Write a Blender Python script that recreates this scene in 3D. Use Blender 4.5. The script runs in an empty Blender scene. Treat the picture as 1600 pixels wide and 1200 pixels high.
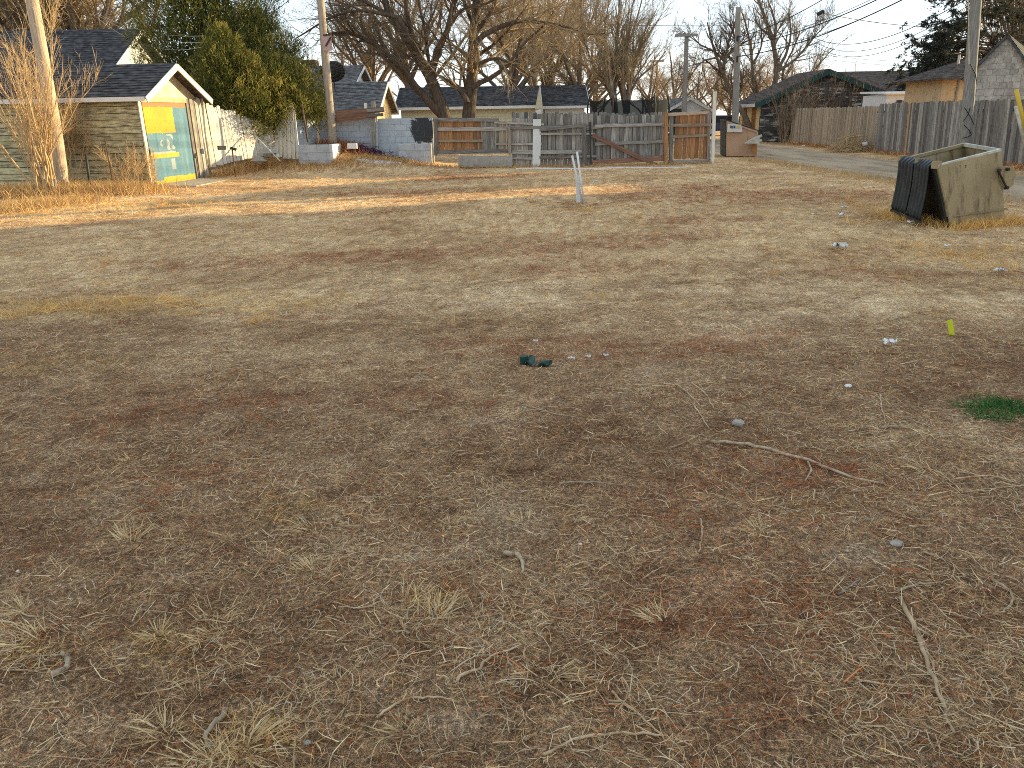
import bpy, math, random
import numpy as np
from mathutils import Vector, Matrix, Quaternion

random.seed(7)
rng = np.random.default_rng(11)
SC = bpy.context.scene
COL = SC.collection
PI = math.pi

# ------------------------------------------------------------------ camera
EYE = 1.6
FPX = 1200.0                       # focal length in pixels of the 1600 px wide photo
PITCH = math.atan((600 - 183) / FPX)
ROLL = math.radians(1.0)
cam_d = bpy.data.cameras.new('camera')
cam = bpy.data.objects.new('camera', cam_d)
COL.objects.link(cam)
cam_d.sensor_width = 36.0
cam_d.lens = 36.0 * FPX / 1600.0
cam_d.clip_start = 0.05
cam_d.clip_end = 2000
cam.matrix_world = (Matrix.Translation((0, 0, EYE)) @ Matrix.Rotation(PI / 2 - PITCH, 4, 'X')
                    @ Matrix.Rotation(-ROLL, 4, 'Z'))
SC.camera = cam

# ------------------------------------------------------------------ sky and sun
SUN_AZ = math.radians(68.0)        # clockwise from +Y
SUN_EL = math.radians(8.5)
world = bpy.data.worlds.new('World')
SC.world = world
world.use_nodes = True
wn = world.node_tree
wn.nodes.clear()
w_out = wn.nodes.new('ShaderNodeOutputWorld')
w_bg = wn.nodes.new('ShaderNodeBackground')
w_sky = wn.nodes.new('ShaderNodeTexSky')
w_sky.sky_type = 'NISHITA'
w_sky.sun_disc = False
w_sky.sun_elevation = SUN_EL
w_sky.sun_rotation = SUN_AZ
w_sky.altitude = 1500
w_sky.air_density = 1.0
w_sky.dust_density = 0.3
w_sky.ozone_density = 3.0
w_bg.inputs['Strength'].default_value = 0.15
w_gam = wn.nodes.new('ShaderNodeGamma')          # evens the sky out, as a phone camera's exposure does
w_gam.inputs['Gamma'].default_value = 0.24
wn.links.new(w_sky.outputs[0], w_gam.inputs['Color'])
w_sat = wn.nodes.new('ShaderNodeHueSaturation')
w_sat.inputs['Saturation'].default_value = 1.15
w_sat.inputs['Value'].default_value = 1.33
wn.links.new(w_gam.outputs[0], w_sat.inputs['Color'])
wn.links.new(w_sat.outputs[0], w_bg.inputs['Color'])
wn.links.new(w_bg.outputs[0], w_out.inputs['Surface'])

sun_d = bpy.data.lights.new('sun', 'SUN')
sun_d.energy = 2.0
sun_d.angle = math.radians(0.53)
sun_d.color = (1.0, 0.81, 0.44)
sun = bpy.data.objects.new('sun', sun_d)
COL.objects.link(sun)
SDIR = Vector((math.sin(SUN_AZ) * math.cos(SUN_EL), math.cos(SUN_AZ) * math.cos(SUN_EL), math.sin(SUN_EL)))
sun.rotation_euler = (-SDIR).to_track_quat('-Z', 'Y').to_euler()
sun.location = (40, 16, 12)

SC.view_settings.view_transform = 'Standard'
SC.view_settings.look = 'None'
SC.view_settings.exposure = 2.4
SC.view_settings.gamma = 1.0
SC.view_settings.use_curve_mapping = False
SC.cycles.use_denoising = False
SC.cycles.filter_width = 0.95

# ------------------------------------------------------------------ photo geometry helpers
def ray(u, v):
    x = (u - 800) / FPX
    y = -(v - 600) / FPX
    c, s = math.cos(ROLL), math.sin(ROLL)
    xr = x * c + y * s * 1.0
    yr = -x * s + y * c
    cp, sp = math.cos(PITCH), math.sin(PITCH)
    return xr, cp + yr * sp, -sp + yr * cp

def G(u, v, z=0.0):
    d = ray(u, v)
    t = (z - EYE) / d[2]
    return d[0] * t, d[1] * t

def at(u, v, Y):
    d = ray(u, v)
    t = Y / d[1]
    return Vector((d[0] * t, Y, EYE + d[2] * t))

# ------------------------------------------------------------------ noise
def _hash(ix, iy, seed):
    n = (ix.astype(np.int64) * 374761393 + iy.astype(np.int64) * 668265263 + seed * 974634777) & 0x7fffffff
    n = ((n ^ (n >> 13)) * 1274126177) & 0x7fffffff
    n = n ^ (n >> 16)
    return (n & 0xffff) / 65535.0

def vnoise(x, y, seed=0):
    x = np.asarray(x, float); y = np.asarray(y, float)
    ix = np.floor(x); iy = np.floor(y)
    fx = x - ix; fy = y - iy
    fx = fx * fx * (3 - 2 * fx); fy = fy * fy * (3 - 2 * fy)
    a = _hash(ix, iy, seed); b = _hash(ix + 1, iy, seed)
    c = _hash(ix, iy + 1, seed); d = _hash(ix + 1, iy + 1, seed)
    return (a * (1 - fx) + b * fx) * (1 - fy) + (c * (1 - fx) + d * fx) * fy

def fbm(x, y, seed=0, octv=4):
    s = 0; a = 0.5; t = 0
    for i in range(octv):
        s = s + a * vnoise(x, y, seed + i * 17); t += a
        x = np.asarray(x) * 2.03 + 11.3; y = np.asarray(y) * 2.03 - 7.1; a *= 0.5
    return s / t

def sstep(a, b, x):
    t = np.clip((x - a) / (b - a), 0, 1)
    return t * t * (3 - 2 * t)

# ------------------------------------------------------------------ objects
WLOC = {}
def tag(o, label=None, cat=None, group=None, kind=None):
    if label: o['label'] = label
    if cat: o['category'] = cat
    if group: o['group'] = group
    if kind: o['kind'] = kind
    return o

def link(o, parent=None, loc=(0, 0, 0)):
    COL.objects.link(o)
    w = Vector(loc)
    WLOC[o.name] = w
    if parent is not None:
        o.parent = parent
        o.location = w - WLOC[parent.name]
    else:
        o.location = w
    return o

def thing(name, loc, label, cat, group=None):
    o = bpy.data.objects.new(name, None)
    o.empty_display_size = 0.2
    link(o, None, loc)
    return tag(o, label, cat, group)

def fastmesh(name, V, faces, cols=None, smooth=False):
    """V (n,3) array, faces = list of int arrays (m,3) or (m,4)"""
    me = bpy.data.meshes.new(name)
    V = np.asarray(V, np.float32)
    me.vertices.add(len(V))
    me.vertices.foreach_set('co', V.ravel())
    faces = [np.asarray(f, np.int32) for f in faces if len(f)]
    nl = sum(f.size for f in faces); nf = sum(len(f) for f in faces)
    me.loops.add(nl); me.polygons.add(nf)
    me.loops.foreach_set('vertex_index', np.concatenate([f.ravel() for f in faces]))
    tot = np.concatenate([np.full(len(f), f.shape[1], np.int32) for f in faces])
    st = np.concatenate([[0], np.cumsum(tot)[:-1]]).astype(np.int32)
    me.polygons.foreach_set('loop_start', st)
    if smooth:
        me.polygons.foreach_set('use_smooth', np.ones(nf, bool))
    me.update(calc_edges=True)
    if cols is not None:
        at_ = me.color_attributes.new('Col', 'FLOAT_COLOR', 'POINT')
        c4 = np.ones((len(V), 4), np.float32); c4[:, :3] = cols
        at_.data.foreach_set('color', c4.ravel())
    return me

class MB:
    def __init__(s): s.v = []; s.f = []
    def quad(s, a, b, c, d):
        n = len(s.v); s.v += [tuple(a), tuple(b), tuple(c), tuple(d)]; s.f.append((n, n + 1, n + 2, n + 3))
    def tri(s, a, b, c):
        n = len(s.v); s.v += [tuple(a), tuple(b), tuple(c)]; s.f.append((n, n + 1, n + 2))
    def hexa(s, b, t):
        n = len(s.v); s.v += [tuple(p) for p in b] + [tuple(p) for p in t]
        s.f += [(n + 3, n + 2, n + 1, n), (n + 4, n + 5, n + 6, n + 7)]
        for i in range(4):
            j = (i + 1) % 4; s.f.append((n + i, n + j, n + 4 + j, n + 4 + i))
    def box(s, x0, y0, z0, x1, y1, z1):
        s.hexa([(x0, y0, z0), (x1, y0, z0), (x1, y1, z0), (x0, y1, z0)], [(x0, y0, z1), (x1, y0, z1), (x1, y1, z1), (x0, y1, z1)])
    def prism(s, poly, off):
        """poly list of points, extruded by vector off"""
        n = len(s.v); k = len(poly); off = Vector(off)
        s.v += [tuple(p) for p in poly] + [tuple(Vector(p) + off) for p in poly]
        s.f.append(tuple(range(n + k - 1, n - 1, -1))); s.f.append(tuple(range(n + k, n + 2 * k)))
        for i in range(k):
            j = (i + 1) % k; s.f.append((n + i, n + j, n + k + j, n + k + i))
    def beam(s, p0, p1, w, t, side=None):
        p0 = Vector(p0); p1 = Vector(p1); d = (p1 - p0).normalized()
        if side is None: side = Vector((0, 0, 1)).cross(d) if abs(d.z) < .9 else Vector((1, 0, 0))
        a = (Vector(side) - d * Vector(side).dot(d)).normalized() * (w / 2); b = d.cross(a).normalized() * (t / 2)
        s.hexa([p0 - a - b, p0 + a - b, p0 + a + b, p0 - a + b], [p1 - a - b, p1 + a - b, p1 + a + b, p1 - a + b])
    def tube(s, pts, rad, n=8, cap=True):
        pts = [Vector(p) for p in pts]
        if not hasattr(rad, '__len__'): rad = [rad] * len(pts)
        base = len(s.v); up = Vector((0.31, 0.2, 0.93))
        for i, p in enumerate(pts):
            d = (pts[min(i + 1, len(pts) - 1)] - pts[max(i - 1, 0)]).normalized()
            a = d.cross(up)
            if a.length < .1: a = d.cross(Vector((1, 0, 0)))
            a.normalize(); b = d.cross(a)
            for k in range(n):
                q = 2 * PI * k / n; s.v.append(tuple(p + (a * math.cos(q) + b * math.sin(q)) * rad[i]))
        for i in range(len(pts) - 1):
            for k in range(n):
                k2 = (k + 1) % n; s.f.append((base + i * n + k, base + i * n + k2, base + (i + 1) * n + k2, base + (i + 1) * n + k))
        if cap:
            s.f.append(tuple(base + k for k in range(n - 1, -1, -1))); s.f.append(tuple(base + (len(pts) - 1) * n + k for k in range(n)))
    def mesh(s, name, smooth=False, org=(0, 0, 0)):
        me = bpy.data.meshes.new(name)
        o = Vector(org)
        me.from_pydata([tuple(Vector(p) - o) for p in s.v], [], s.f)
        if smooth: me.polygons.foreach_set('use_smooth', np.ones(len(me.polygons), bool))
        me.update()
        return me
    def build(s, name, mat, parent=None, smooth=False, org=None):
        if org is None: org = (0, 0, 0)
        me = s.mesh(name, smooth, org)
        me.materials.append(mat)
        return link(bpy.data.objects.new(name, me), parent, org)

def meshobj(name, me, mat, parent=None, loc=(0, 0, 0)):
    if mat and not me.materials: me.materials.append(mat)
    return link(bpy.data.objects.new(name, me), parent, loc)

def board(name, p0, p1, w, t, mat, parent=None, side=None, ear=0.0, jit=0.004, taper=0.0, point=False):
    """one board with its own slightly irregular mesh; local Z runs along it, X is its width"""
    p0 = Vector(p0); p1 = Vector(p1); d = p1 - p0; L = d.length; d.normalize()
    if side is None: side = Vector((0, 0, 1)).cross(d) if abs(d.z) < .9 else Vector((1, 0, 0))
    sx = Vector(side); sx = (sx - d * sx.dot(d)).normalized(); sy = d.cross(sx)
    j = lambda a: random.uniform(-a, a)
    h = w / 2
    if ear > 0:
        poly = [(-h, 0), (h, 0), (h, L - ear), (h - ear * .8, L), (-h + ear * .8, L), (-h, L - ear)]
    elif point:
        poly = [(-h, 0), (h, 0), (h, L - w), (0, L), (-h, L - w)]
    else:
        poly = [(-h, 0), (h, 0), (h - taper, L), (-h + taper, L)]
    poly = [(x + j(jit), z + j(jit)) for x, z in poly]
    wob = [j(jit) for _ in poly]
    n = len(poly)
    V = [(x, -t / 2 + wob[i], z) for i, (x, z) in enumerate(poly)] + [(x, t / 2 + wob[i], z) for i, (x, z) in enumerate(poly)]
    F = [tuple(range(n)), tuple(range(2 * n - 1, n - 1, -1))]
    for i in range(n):
        k = (i + 1) % n; F.append((i, n + i, n + k, k))
    me = bpy.data.meshes.new(name); me.from_pydata(V, [], F); me.update(); me.materials.append(mat)
    o = bpy.data.objects.new(name, me)
    link(o, parent, p0)
    o.rotation_euler = Matrix((sx, sy, d)).transposed().to_euler()
    return o

# ------------------------------------------------------------------ materials
def nd(nt, t, ins=None, **props):
    n = nt.nodes.new(t)
    for k, v in props.items(): setattr(n, k, v)
    for k, v in (ins or {}).items():
        if isinstance(v, bpy.types.NodeSocket): nt.links.new(v, n.inputs[k])
        else: n.inputs[k].default_value = v
    return n

def new_mat(name, rough=0.9, spec=0.2):
    m = bpy.data.materials.new(name); m.use_nodes = True
    nt = m.node_tree; b = nt.nodes['Principled BSDF']
    b.inputs['Roughness'].default_value = rough
    b.inputs['Specular IOR Level'].default_value = spec
    return m, nt, b

def ramp(nt, fac, stops):
    r = nt.nodes.new('ShaderNodeValToRGB'); e = r.color_ramp.elements
    while len(e) < len(stops): e.new(0.5)
    for i, (p, c) in enumerate(stops): e[i].position = p; e[i].color = (*c, 1)
    nt.links.new(fac, r.inputs[0]); return r.outputs[0]

def mixc(nt, fac, a, b, mode='MIX'):
    m = nt.nodes.new('ShaderNodeMix'); m.data_type = 'RGBA'; m.blend_type = mode
    for sock, v in ((m.inputs[0], fac), (m.inputs[6], a), (m.inputs[7], b)):
        if isinstance(v, bpy.types.NodeSocket): nt.links.new(v, sock)
        else: sock.default_value = (*v, 1) if isinstance(v, tuple) else v
    return m.outputs[2]

def coords(nt, stretch=(1, 1, 1), vary=True, world_=False):
    if world_: src = nd(nt, 'ShaderNodeNewGeometry').outputs['Position']
    else: src = nd(nt, 'ShaderNodeTexCoord').outputs['Object']
    if vary and not world_:
        oi = nd(nt, 'ShaderNodeObjectInfo').outputs['Random']
        k = nd(nt, 'ShaderNodeMath', {0: oi, 1: 37.0}, operation='MULTIPLY').outputs[0]
        cmb = nd(nt, 'ShaderNodeCombineXYZ', {0: k, 1: k, 2: k}).outputs[0]
        src = nd(nt, 'ShaderNodeVectorMath', {0: src, 1: cmb}, operation='ADD').outputs[0]
    return nd(nt, 'ShaderNodeMapping', {'Vector': src, 'Scale': stretch}).outputs[0]

def M(name, stops, scale=6, stretch=(1, 1, 1), detail=6, rough=.85, spec=.2, bump=.15, rand=0.25, dirt=None, world_=False, bd=.01, nrough=.6):
    """noise coloured surface, random value shift per object, optional second colour blotches (dirt=(colour,scale,lo,hi))"""
    m, nt, b = new_mat(name, rough, spec)
    wm = lambda c_: (min(.9, c_[0] * 1.03), c_[1] * .975, c_[2] * .92)
    stops = [(p_, wm(c_)) for p_, c_ in stops]
    if dirt: dirt = (wm(dirt[0]),) + tuple(dirt[1:])
    co = coords(nt, stretch, True, world_)
    n = nd(nt, 'ShaderNodeTexNoise', {'Vector': co, 'Scale': scale, 'Detail': detail, 'Roughness': nrough})
    c = ramp(nt, n.outputs['Fac'], stops)
    if dirt:
        n2 = nd(nt, 'ShaderNodeTexNoise', {'Vector': coords(nt, (1, 1, 1) if len(dirt) < 5 else dirt[4], True, world_), 'Scale': dirt[1], 'Detail': 6.0, 'Roughness': .65})
        f = nd(nt, 'ShaderNodeMapRange', {'Value': n2.outputs['Fac'], 'From Min': dirt[2], 'From Max': dirt[3]}).outputs[0]
        c = mixc(nt, f, c, dirt[0])
    if rand:
        oi = nd(nt, 'ShaderNodeObjectInfo').outputs['Random']
        v = nd(nt, 'ShaderNodeMapRange', {'Value': oi, 'To Min': 1 - rand, 'To Max': 1 + rand}).outputs[0]
        hs = nd(nt, 'ShaderNodeHueSaturation', {'Value': v, 'Color': c})
        c = hs.outputs[0]
    nt.links.new(c, b.inputs['Base Color'])
    if bump:
        bp = nd(nt, 'ShaderNodeBump', {'Height': n.outputs['Fac'], 'Strength': min(1, bump * 2), 'Distance': bd})
        nt.links.new(bp.outputs[0], b.inputs['Normal'])
    return m

def M_attr(name, rough=.9, trans=0.0, noise=0.0):
    m, nt, b = new_mat(name, rough, .15)
    a = nd(nt, 'ShaderNodeAttribute', attribute_name='Col').outputs['Color']
    if noise:
        n = nd(nt, 'ShaderNodeTexNoise', {'Vector': coords(nt, (1, 1, 1), False, True), 'Scale': noise, 'Detail': 4.0})
        a = mixc(nt, .45, a, ramp(nt, n.outputs['Fac'], [(.3, (.45, .45, .45)), (.7, (1, 1, 1))]), 'MULTIPLY')
    nt.links.new(a, b.inputs['Base Color'])
    if trans:
        tr = nd(nt, 'ShaderNodeBsdfTranslucent', {'Color': a})
        mx = nd(nt, 'ShaderNodeMixShader', {0: trans, 1: b.outputs[0], 2: tr.outputs[0]})
        nt.links.new(mx.outputs[0], nt.nodes['Material Output'].inputs['Surface'])
    return m

G3 = (7, 7, .6)   # grain stretched along a board
m_grey = M('weathered_grey_wood', [(.25, (.13, .118, .104)), (.5, (.29, .265, .235)), (.75, (.46, .425, .385))], 5, (9, 9, .7), rand=.38, dirt=((.12, .09, .065), 3, .5, .75, (6, 6, .4)))
m_greydk = M('dark_grey_wood', [(.25, (.08, .074, .066)), (.5, (.19, .175, .16)), (.75, (.34, .32, .29))], 5, (9, 9, .7), rand=.4, dirt=((.14, .11, .085), 3, .5, .75, (6, 6, .4)))
m_brownwood = M('cedar_wood', [(.25, (.17, .07, .03)), (.5, (.36, .17, .07)), (.75, (.5, .28, .14))], 5, (9, 9, .6), rand=.3, dirt=((.12, .1, .08), 2.5, .5, .75, (5, 5, .4)))
m_tanwood = M('tan_fence_wood', [(.25, (.19, .14, .095)), (.5, (.37, .29, .21)), (.75, (.5, .41, .31))], 5, (9, 9, .6), rand=.3)
m_newwood = M('new_yellow_board', [(.3, (.42, .25, .1)), (.7, (.55, .36, .17))], 5, (9, 9, .6), rand=.1)
m_redwood = M('red_stained_wood', [(.25, (.13, .065, .045)), (.5, (.24, .125, .085)), (.75, (.36, .22, .16))], 5, (9, 9, .6), rand=.2)
m_whitewood = M('worn_white_painted_wood', [(.25, (.5, .47, .4)), (.5, (.68, .65, .58)), (.75, (.76, .74, .68))], 4, (8, 8, .6), rand=.12, dirt=((.3, .26, .2), 2.2, .58, .72, (7, 7, .5)))
m_white = M('white_paint', [(.3, (.62, .62, .6)), (.7, (.76, .76, .74))], 3, rand=.06, bump=.05, dirt=((.4, .37, .32), 3, .6, .8))
m_pole = M('utility_pole_wood', [(.25, (.22, .175, .13)), (.5, (.4, .325, .245)), (.75, (.54, .45, .35))], 4, (10, 10, .5), rand=.12, bump=.35, bd=.02)
m_poledk = M('dark_pole_wood', [(.25, (.13, .118, .105)), (.5, (.25, .23, .205)), (.75, (.38, .35, .32))], 4, (10, 10, .5), rand=.1, bump=.3, bd=.02)
m_siding = M('peeling_olive_siding', [(.25, (.36, .32, .17)), (.5, (.52, .47, .27)), (.75, (.6, .55, .36))], 3, (1, 5, 3), rand=.16, dirt=((.1, .085, .065), 1.5, .46, .66, (13, 1, 1.8)))
m_garwall = M('cream_gable_paint', [(.3, (.6, .52, .38)), (.7, (.74, .67, .5))], 2, rand=.05, dirt=((.4, .3, .18), 2.5, .55, .75))
m_creamwall = M('pale_yellow_siding', [(.3, (.56, .52, .36)), (.7, (.62, .58, .42))], 2, (1, 1, 1), rand=.04, bump=.03)
m_yellowwall = M('yellow_stucco', [(.3, (.74, .58, .3)), (.7, (.82, .66, .38))], 3, rand=.05, bump=.05)
m_whitewall = M('white_wall_paint', [(.3, (.62, .62, .6)), (.7, (.7, .7, .68))], 3, rand=.04, bump=.03)
m_tanwall = M('tan_plywood', [(.3, (.5, .36, .21)), (.7, (.62, .46, .28))], 3, (2, 2, .6), rand=.05, dirt=((.3, .2, .12), 4, .55, .7))
m_black = M('black_plastic', [(.3, (.012, .013, .012)), (.7, (.03, .032, .03))], 6, rough=.55, spec=.4, rand=.05, bump=.05, dirt=((.07, .07, .06), 3, .55, .8))
m_blackmetal = M('black_metal', [(.3, (.015, .015, .015)), (.7, (.04, .035, .03))], 8, rough=.6, spec=.4, rand=.05)
m_rustpost = M('rusty_steel_post', [(.3, (.09, .05, .03)), (.7, (.2, .13, .08))], 8, rough=.8, rand=.2)
m_dumptan = M('tan_dumpster_paint', [(.25, (.24, .18, .092)), (.5, (.325, .25, .135)), (.75, (.38, .3, .17))], 2.2, rough=.6, spec=.35, rand=.0, bump=.06, dirt=((.13, .08, .04), 3.5, .52, .68, (1.8, 1.8, .5)))
m_dumptan2 = M('brown_dumpster_paint', [(.25, (.4, .25, .155)), (.75, (.52, .34, .22))], 1.5, rough=.65, spec=.3, rand=.0, bump=.05, dirt=((.22, .12, .06), 3, .58, .75, (1.6, 1.6, .5)))
m_rim = M('worn_pale_steel', [(.3, (.35, .32, .24)), (.7, (.62, .6, .52))], 9, rough=.55, rand=0, spec=.4)
m_block = M('painted_concrete_block', [(.25, (.33, .36, .39)), (.5, (.42, .45, .48)), (.75, (.5, .53, .55))], 3, rand=.1, bump=.2, dirt=((.3, .3, .28), 4, .55, .75))
m_concrete = M('raw_concrete', [(.25, (.24, .22, .19)), (.75, (.4, .38, .34))], 5, rand=.08, bump=.25)
m_slab = M('concrete_slab', [(.3, (.36, .31, .24)), (.7, (.48, .42, .34))], 5, rand=0, bump=.2)
m_snow = M('old_snow', [(.3, (.5, .5, .5)), (.7, (.7, .7, .7))], 12, rough=.6, rand=0, bump=.3)
m_litterwhite = M('white_litter', [(.3, (.6, .6, .58)), (.7, (.78, .78, .76))], 20, rough=.6, rand=.15, bump=.2)
m_rock = M('grey_rock', [(.3, (.28, .25, .21)), (.7, (.42, .38, .33))], 30, rand=.15, bump=.4)
m_stick = M('dry_stick_bark', [(.25, (.17, .115, .07)), (.5, (.33, .25, .165)), (.75, (.45, .37, .27))], 14, (3, 3, 1), rand=.3, bump=.3)
m_stickpale = M('bleached_stick', [(.3, (.22, .145, .08)), (.5, (.47, .335, .2)), (.7, (.66, .5, .33))], 14, rand=.15, bump=.2)
m_bark = M('tree_bark', [(.25, (.07, .052, .038)), (.5, (.17, .13, .095)), (.75, (.32, .25, .18))], 7, (3, 3, .6), rand=.12, bump=.5, bd=.03)
m_barkdark = M('dark_tree_bark', [(.25, (.04, .03, .022)), (.5, (.095, .07, .05)), (.75, (.2, .15, .105))], 7, (3, 3, .6), rand=.1, bump=.5, bd=.03)
m_twigdark = M('dark_bare_twigs', [(.3, (.09, .065, .045)), (.7, (.2, .145, .095))], 2, rand=.1, bump=0)
m_twig = M('bare_twigs', [(.3, (.2, .145, .095)), (.7, (.36, .27, .175))], 2, rand=.18, bump=0)
m_twiggold = M('golden_bare_twigs', [(.3, (.3, .22, .13)), (.7, (.47, .35, .21))], 2, rand=.18, bump=0)
m_twigred = M('reddish_shoots', [(.3, (.16, .09, .055)), (.7, (.27, .17, .1))], 2, rand=.18, bump=0)
m_shrub = M('straw_shrub_stems', [(.3, (.42, .29, .15)), (.7, (.6, .43, .23))], 2, rand=.1, bump=0)
m_wire = M('wire_black', [(.3, (.015, .015, .015)), (.7, (.03, .03, .03))], 8, rand=0, bump=0, rough=.7)
m_wirepale = M('wire_pale', [(.3, (.4, .38, .34)), (.7, (.5, .48, .44))], 8, rand=0, bump=0)
m_yellowpl = M('yellow_plastic', [(.3, (.62, .38, .03)), (.7, (.72, .47, .06))], 4, rough=.5, rand=0, bump=0)
m_tape = M('yellow_green_tape', [(.3, (.55, .62, .02)), (.7, (.65, .7, .05))], 10, rough=.5, rand=0, bump=0)
m_greenpl = M('green_plastic_lid', [(.3, (.01, .04, .032)), (.7, (.02, .065, .052))], 12, rough=.55, rand=0, bump=.2, dirt=((.2, .15, .1), 18, .55, .7))
m_winddark = M('dark_glass', [(.3, (.02, .022, .025)), (.7, (.04, .042, .045))], 2, rough=.15, spec=.5, rand=0, bump=0)
m_orangeboard = M('orange_boarded_window', [(.3, (.33, .14, .04)), (.7, (.45, .22, .07))], 4, rand=.1)
m_bluepaint = M('blue_grey_trim', [(.3, (.36, .42, .5)), (.7, (.46, .5, .56))], 4, rand=0, bump=0)
m_greentrim = M('dark_green_trim', [(.3, (.02, .06, .055)), (.7, (.035, .085, .075))], 4, rand=0, bump=.05)
m_shinglewall = M('grey_shingle_wall', [(.3, (.24, .225, .2)), (.5, (.36, .335, .3)), (.7, (.48, .45, .41))], 8, (1, 1, .8), rand=.22)
m_pink = M('faded_pink_sign', [(.3, (.42, .27, .25)), (.7, (.55, .38, .35))], 8, rand=0)
m_purple = M('purple_cloth', [(.3, (.035, .01, .05)), (.7, (.1, .03, .12))], 6, rand=0, bump=.5, bd=.03)
m_blue = M('blue_car_paint', [(.3, (.03, .05, .11)), (.7, (.05, .07, .14))], 3, rough=.3, spec=.5, rand=0, bump=0)

def roofmat(name, lo, mid, hi):
    m, nt, b = new_mat(name, .92, .15)
    co = coords(nt, (1, 1, 1), False)
    n = nd(nt, 'ShaderNodeTexNoise', {'Vector': nd(nt, 'ShaderNodeMapping', {'Vector': co, 'Scale': (4.5, 4.5, 13.0)}).outputs[0], 'Scale': 1.0, 'Detail': 2.0, 'Roughness': .5})
    n2 = nd(nt, 'ShaderNodeTexNoise', {'Vector': co, 'Scale': 70.0, 'Detail': 2.0})
    f = nd(nt, 'ShaderNodeMath', {0: n.outputs['Fac'], 1: nd(nt, 'ShaderNodeMath', {0: n2.outputs['Fac'], 1: .35}, operation='MULTIPLY').outputs[0]}, operation='ADD').outputs[0]
    wq = lambda q: (q[0] * 1.1, q[1] * 1.0, q[2] * .92)
    c = ramp(nt, f, [(.5, wq(lo)), (.66, wq(mid)), (.85, wq(hi))])
    nt.links.new(c, b.inputs['Base Color'])
    nt.links.new(nd(nt, 'ShaderNodeBump', {'Height': f, 'Strength': .4, 'Distance': .02}).outputs[0], b.inputs['Normal'])
    return m
m_roof = roofmat('charcoal_shingles', (.03, .03, .033), (.058, .057, .06), (.11, .108, .112))
m_roofgrey = roofmat('grey_shingles', (.065, .065, .067), (.13, .13, .132), (.22, .218, .222))
m_roofbrown = roofmat('brown_shingles', (.055, .045, .04), (.095, .08, .07), (.16, .135, .12))
m_roofblue = roofmat('blue_grey_shingles', (.035, .04, .045), (.06, .067, .075), (.1, .11, .12))

# ------------------------------------------------------------------ ground
def hgt(x, y):
    x = np.asarray(x, float); y = np.asarray(y, float)
    near = np.exp(-np.maximum(0, y - 3) / 14)
    z = (fbm(x * .35, y * .35, 3) - .5) * .10
    z = z + (fbm(x * 2.2, y * 2.2, 5, 3) - .5) * .045
    z = z + (fbm(x * 9, y * 9, 8, 2) - .5) * .016 * near
    # bank of soil in front of the block wall
    z = z + .30 * sstep(-1.0, -4.5, x) * sstep(23.5, 26.3, y) * sstep(-14, -9, x)
    z = z + .42 * np.exp(-((x + 6.0) / 1.5) ** 2 - ((y - 27.3) / 1.1) ** 2)
    z = z + .10 * np.exp(-((x + 8.6) / 1.2) ** 2 - ((y - 24.8) / 2.0) ** 2)
    al = sstep(8.2, 9.4, x) * sstep(14.3, 13.2, x)
    z = z * (1 - al * .85) - .03 * al
    far = sstep(45, 80, np.abs(y)) 
    return z * (1 - far)

# patch masks, centres read off the photo and laid on the ground
def ell(x, y, lst):
    s = np.zeros_like(x)
    for (u, v, rx, ry, k) in lst:
        cx, cy = G(u, v)
        s = s + k * np.exp(-((x - cx) / rx) ** 2 - ((y - cy) / ry) ** 2)
    return s
RED = [(920, 545, .8, .33, 1.0), (780, 530, .55, .25, .7), (1090, 545, .6, .28, .8), (640, 618, .45, .10, .7), (1240, 525, .5, .3, .4),
       (680, 395, 2.6, .45, .8), (1010, 372, 1.4, .4, .55), (420, 412, 1.5, .3, .7), (1230, 305, 2.6, 1.3, .9), (620, 300, 1.6, .8, .8), (1100, 345, 1.6, .5, .6),
       (380, 620, .4, .14, .55), (300, 740, .5, .22, .7), (60, 860, .35, .2, .9), (180, 655, .5, .12, .4), (1290, 735, .4, .18, .7), (1160, 820, .3, .2, .6),
       (1000, 950, .3, .16, .5), (1250, 960, .35, .2, .6), (700, 900, .35, .2, .4), (1200, 1100, .25, .12, .5), (1560, 575, .6, .3, .5), (1590, 620, .4, .2, .4),
       (900, 420, 1.6, .35, .6), (1400, 430, 1.6, .25, .7), (750, 275, 2.2, 1.1, .6), (990, 295, 1.6, 1.2, .4), (1000, 760, .6, .2, .35), (560, 1000, .2, .1, .4)]
GOLD = [(130, 478, 1.7, .5, 1.4), (60, 560, .9, .35, .6), (470, 470, .9, .4, .7), (1500, 395, 1.4, .8, .9), (1370, 322, .8, 1.2, .9), (1590, 445, .8, .4, .6),
        (230, 320, 4, 1.2, .7), (560, 255, 5, 2.2, .8), (850, 330, 2.2, 1.2, .5), (660, 930, .16, .09, .9), (240, 1000, .2, .12, .6), (380, 1150, .22, .12, .8), (440, 790, .4, .2, .5), (230, 830, .3, .12, .5), (50, 1000, .25, .14, .6), (30, 330, 4, 1.5, .8), (1490, 700, .5, .3, .3)]
PALE = [(820, 462, 3.4, 1.3, .75), (180, 390, 3.0, 1.8, .9), (1300, 475, 2.4, .9, .7), (560, 470, 1.4, .6, .5), (1080, 300, 1.0, .8, .3), (90, 430, 1.5, .6, .6), (760, 345, 2, .9, .4)]
BARE = [(740, 1135, .17, .1, 1.0), (640, 860, .2, .1, .7), (1330, 875, .22, .1, .8), (1010, 860, .2, .1, .4), (300, 1085, .16, .08, .4), (60, 420, 1.6, .5, .5)]

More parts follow.
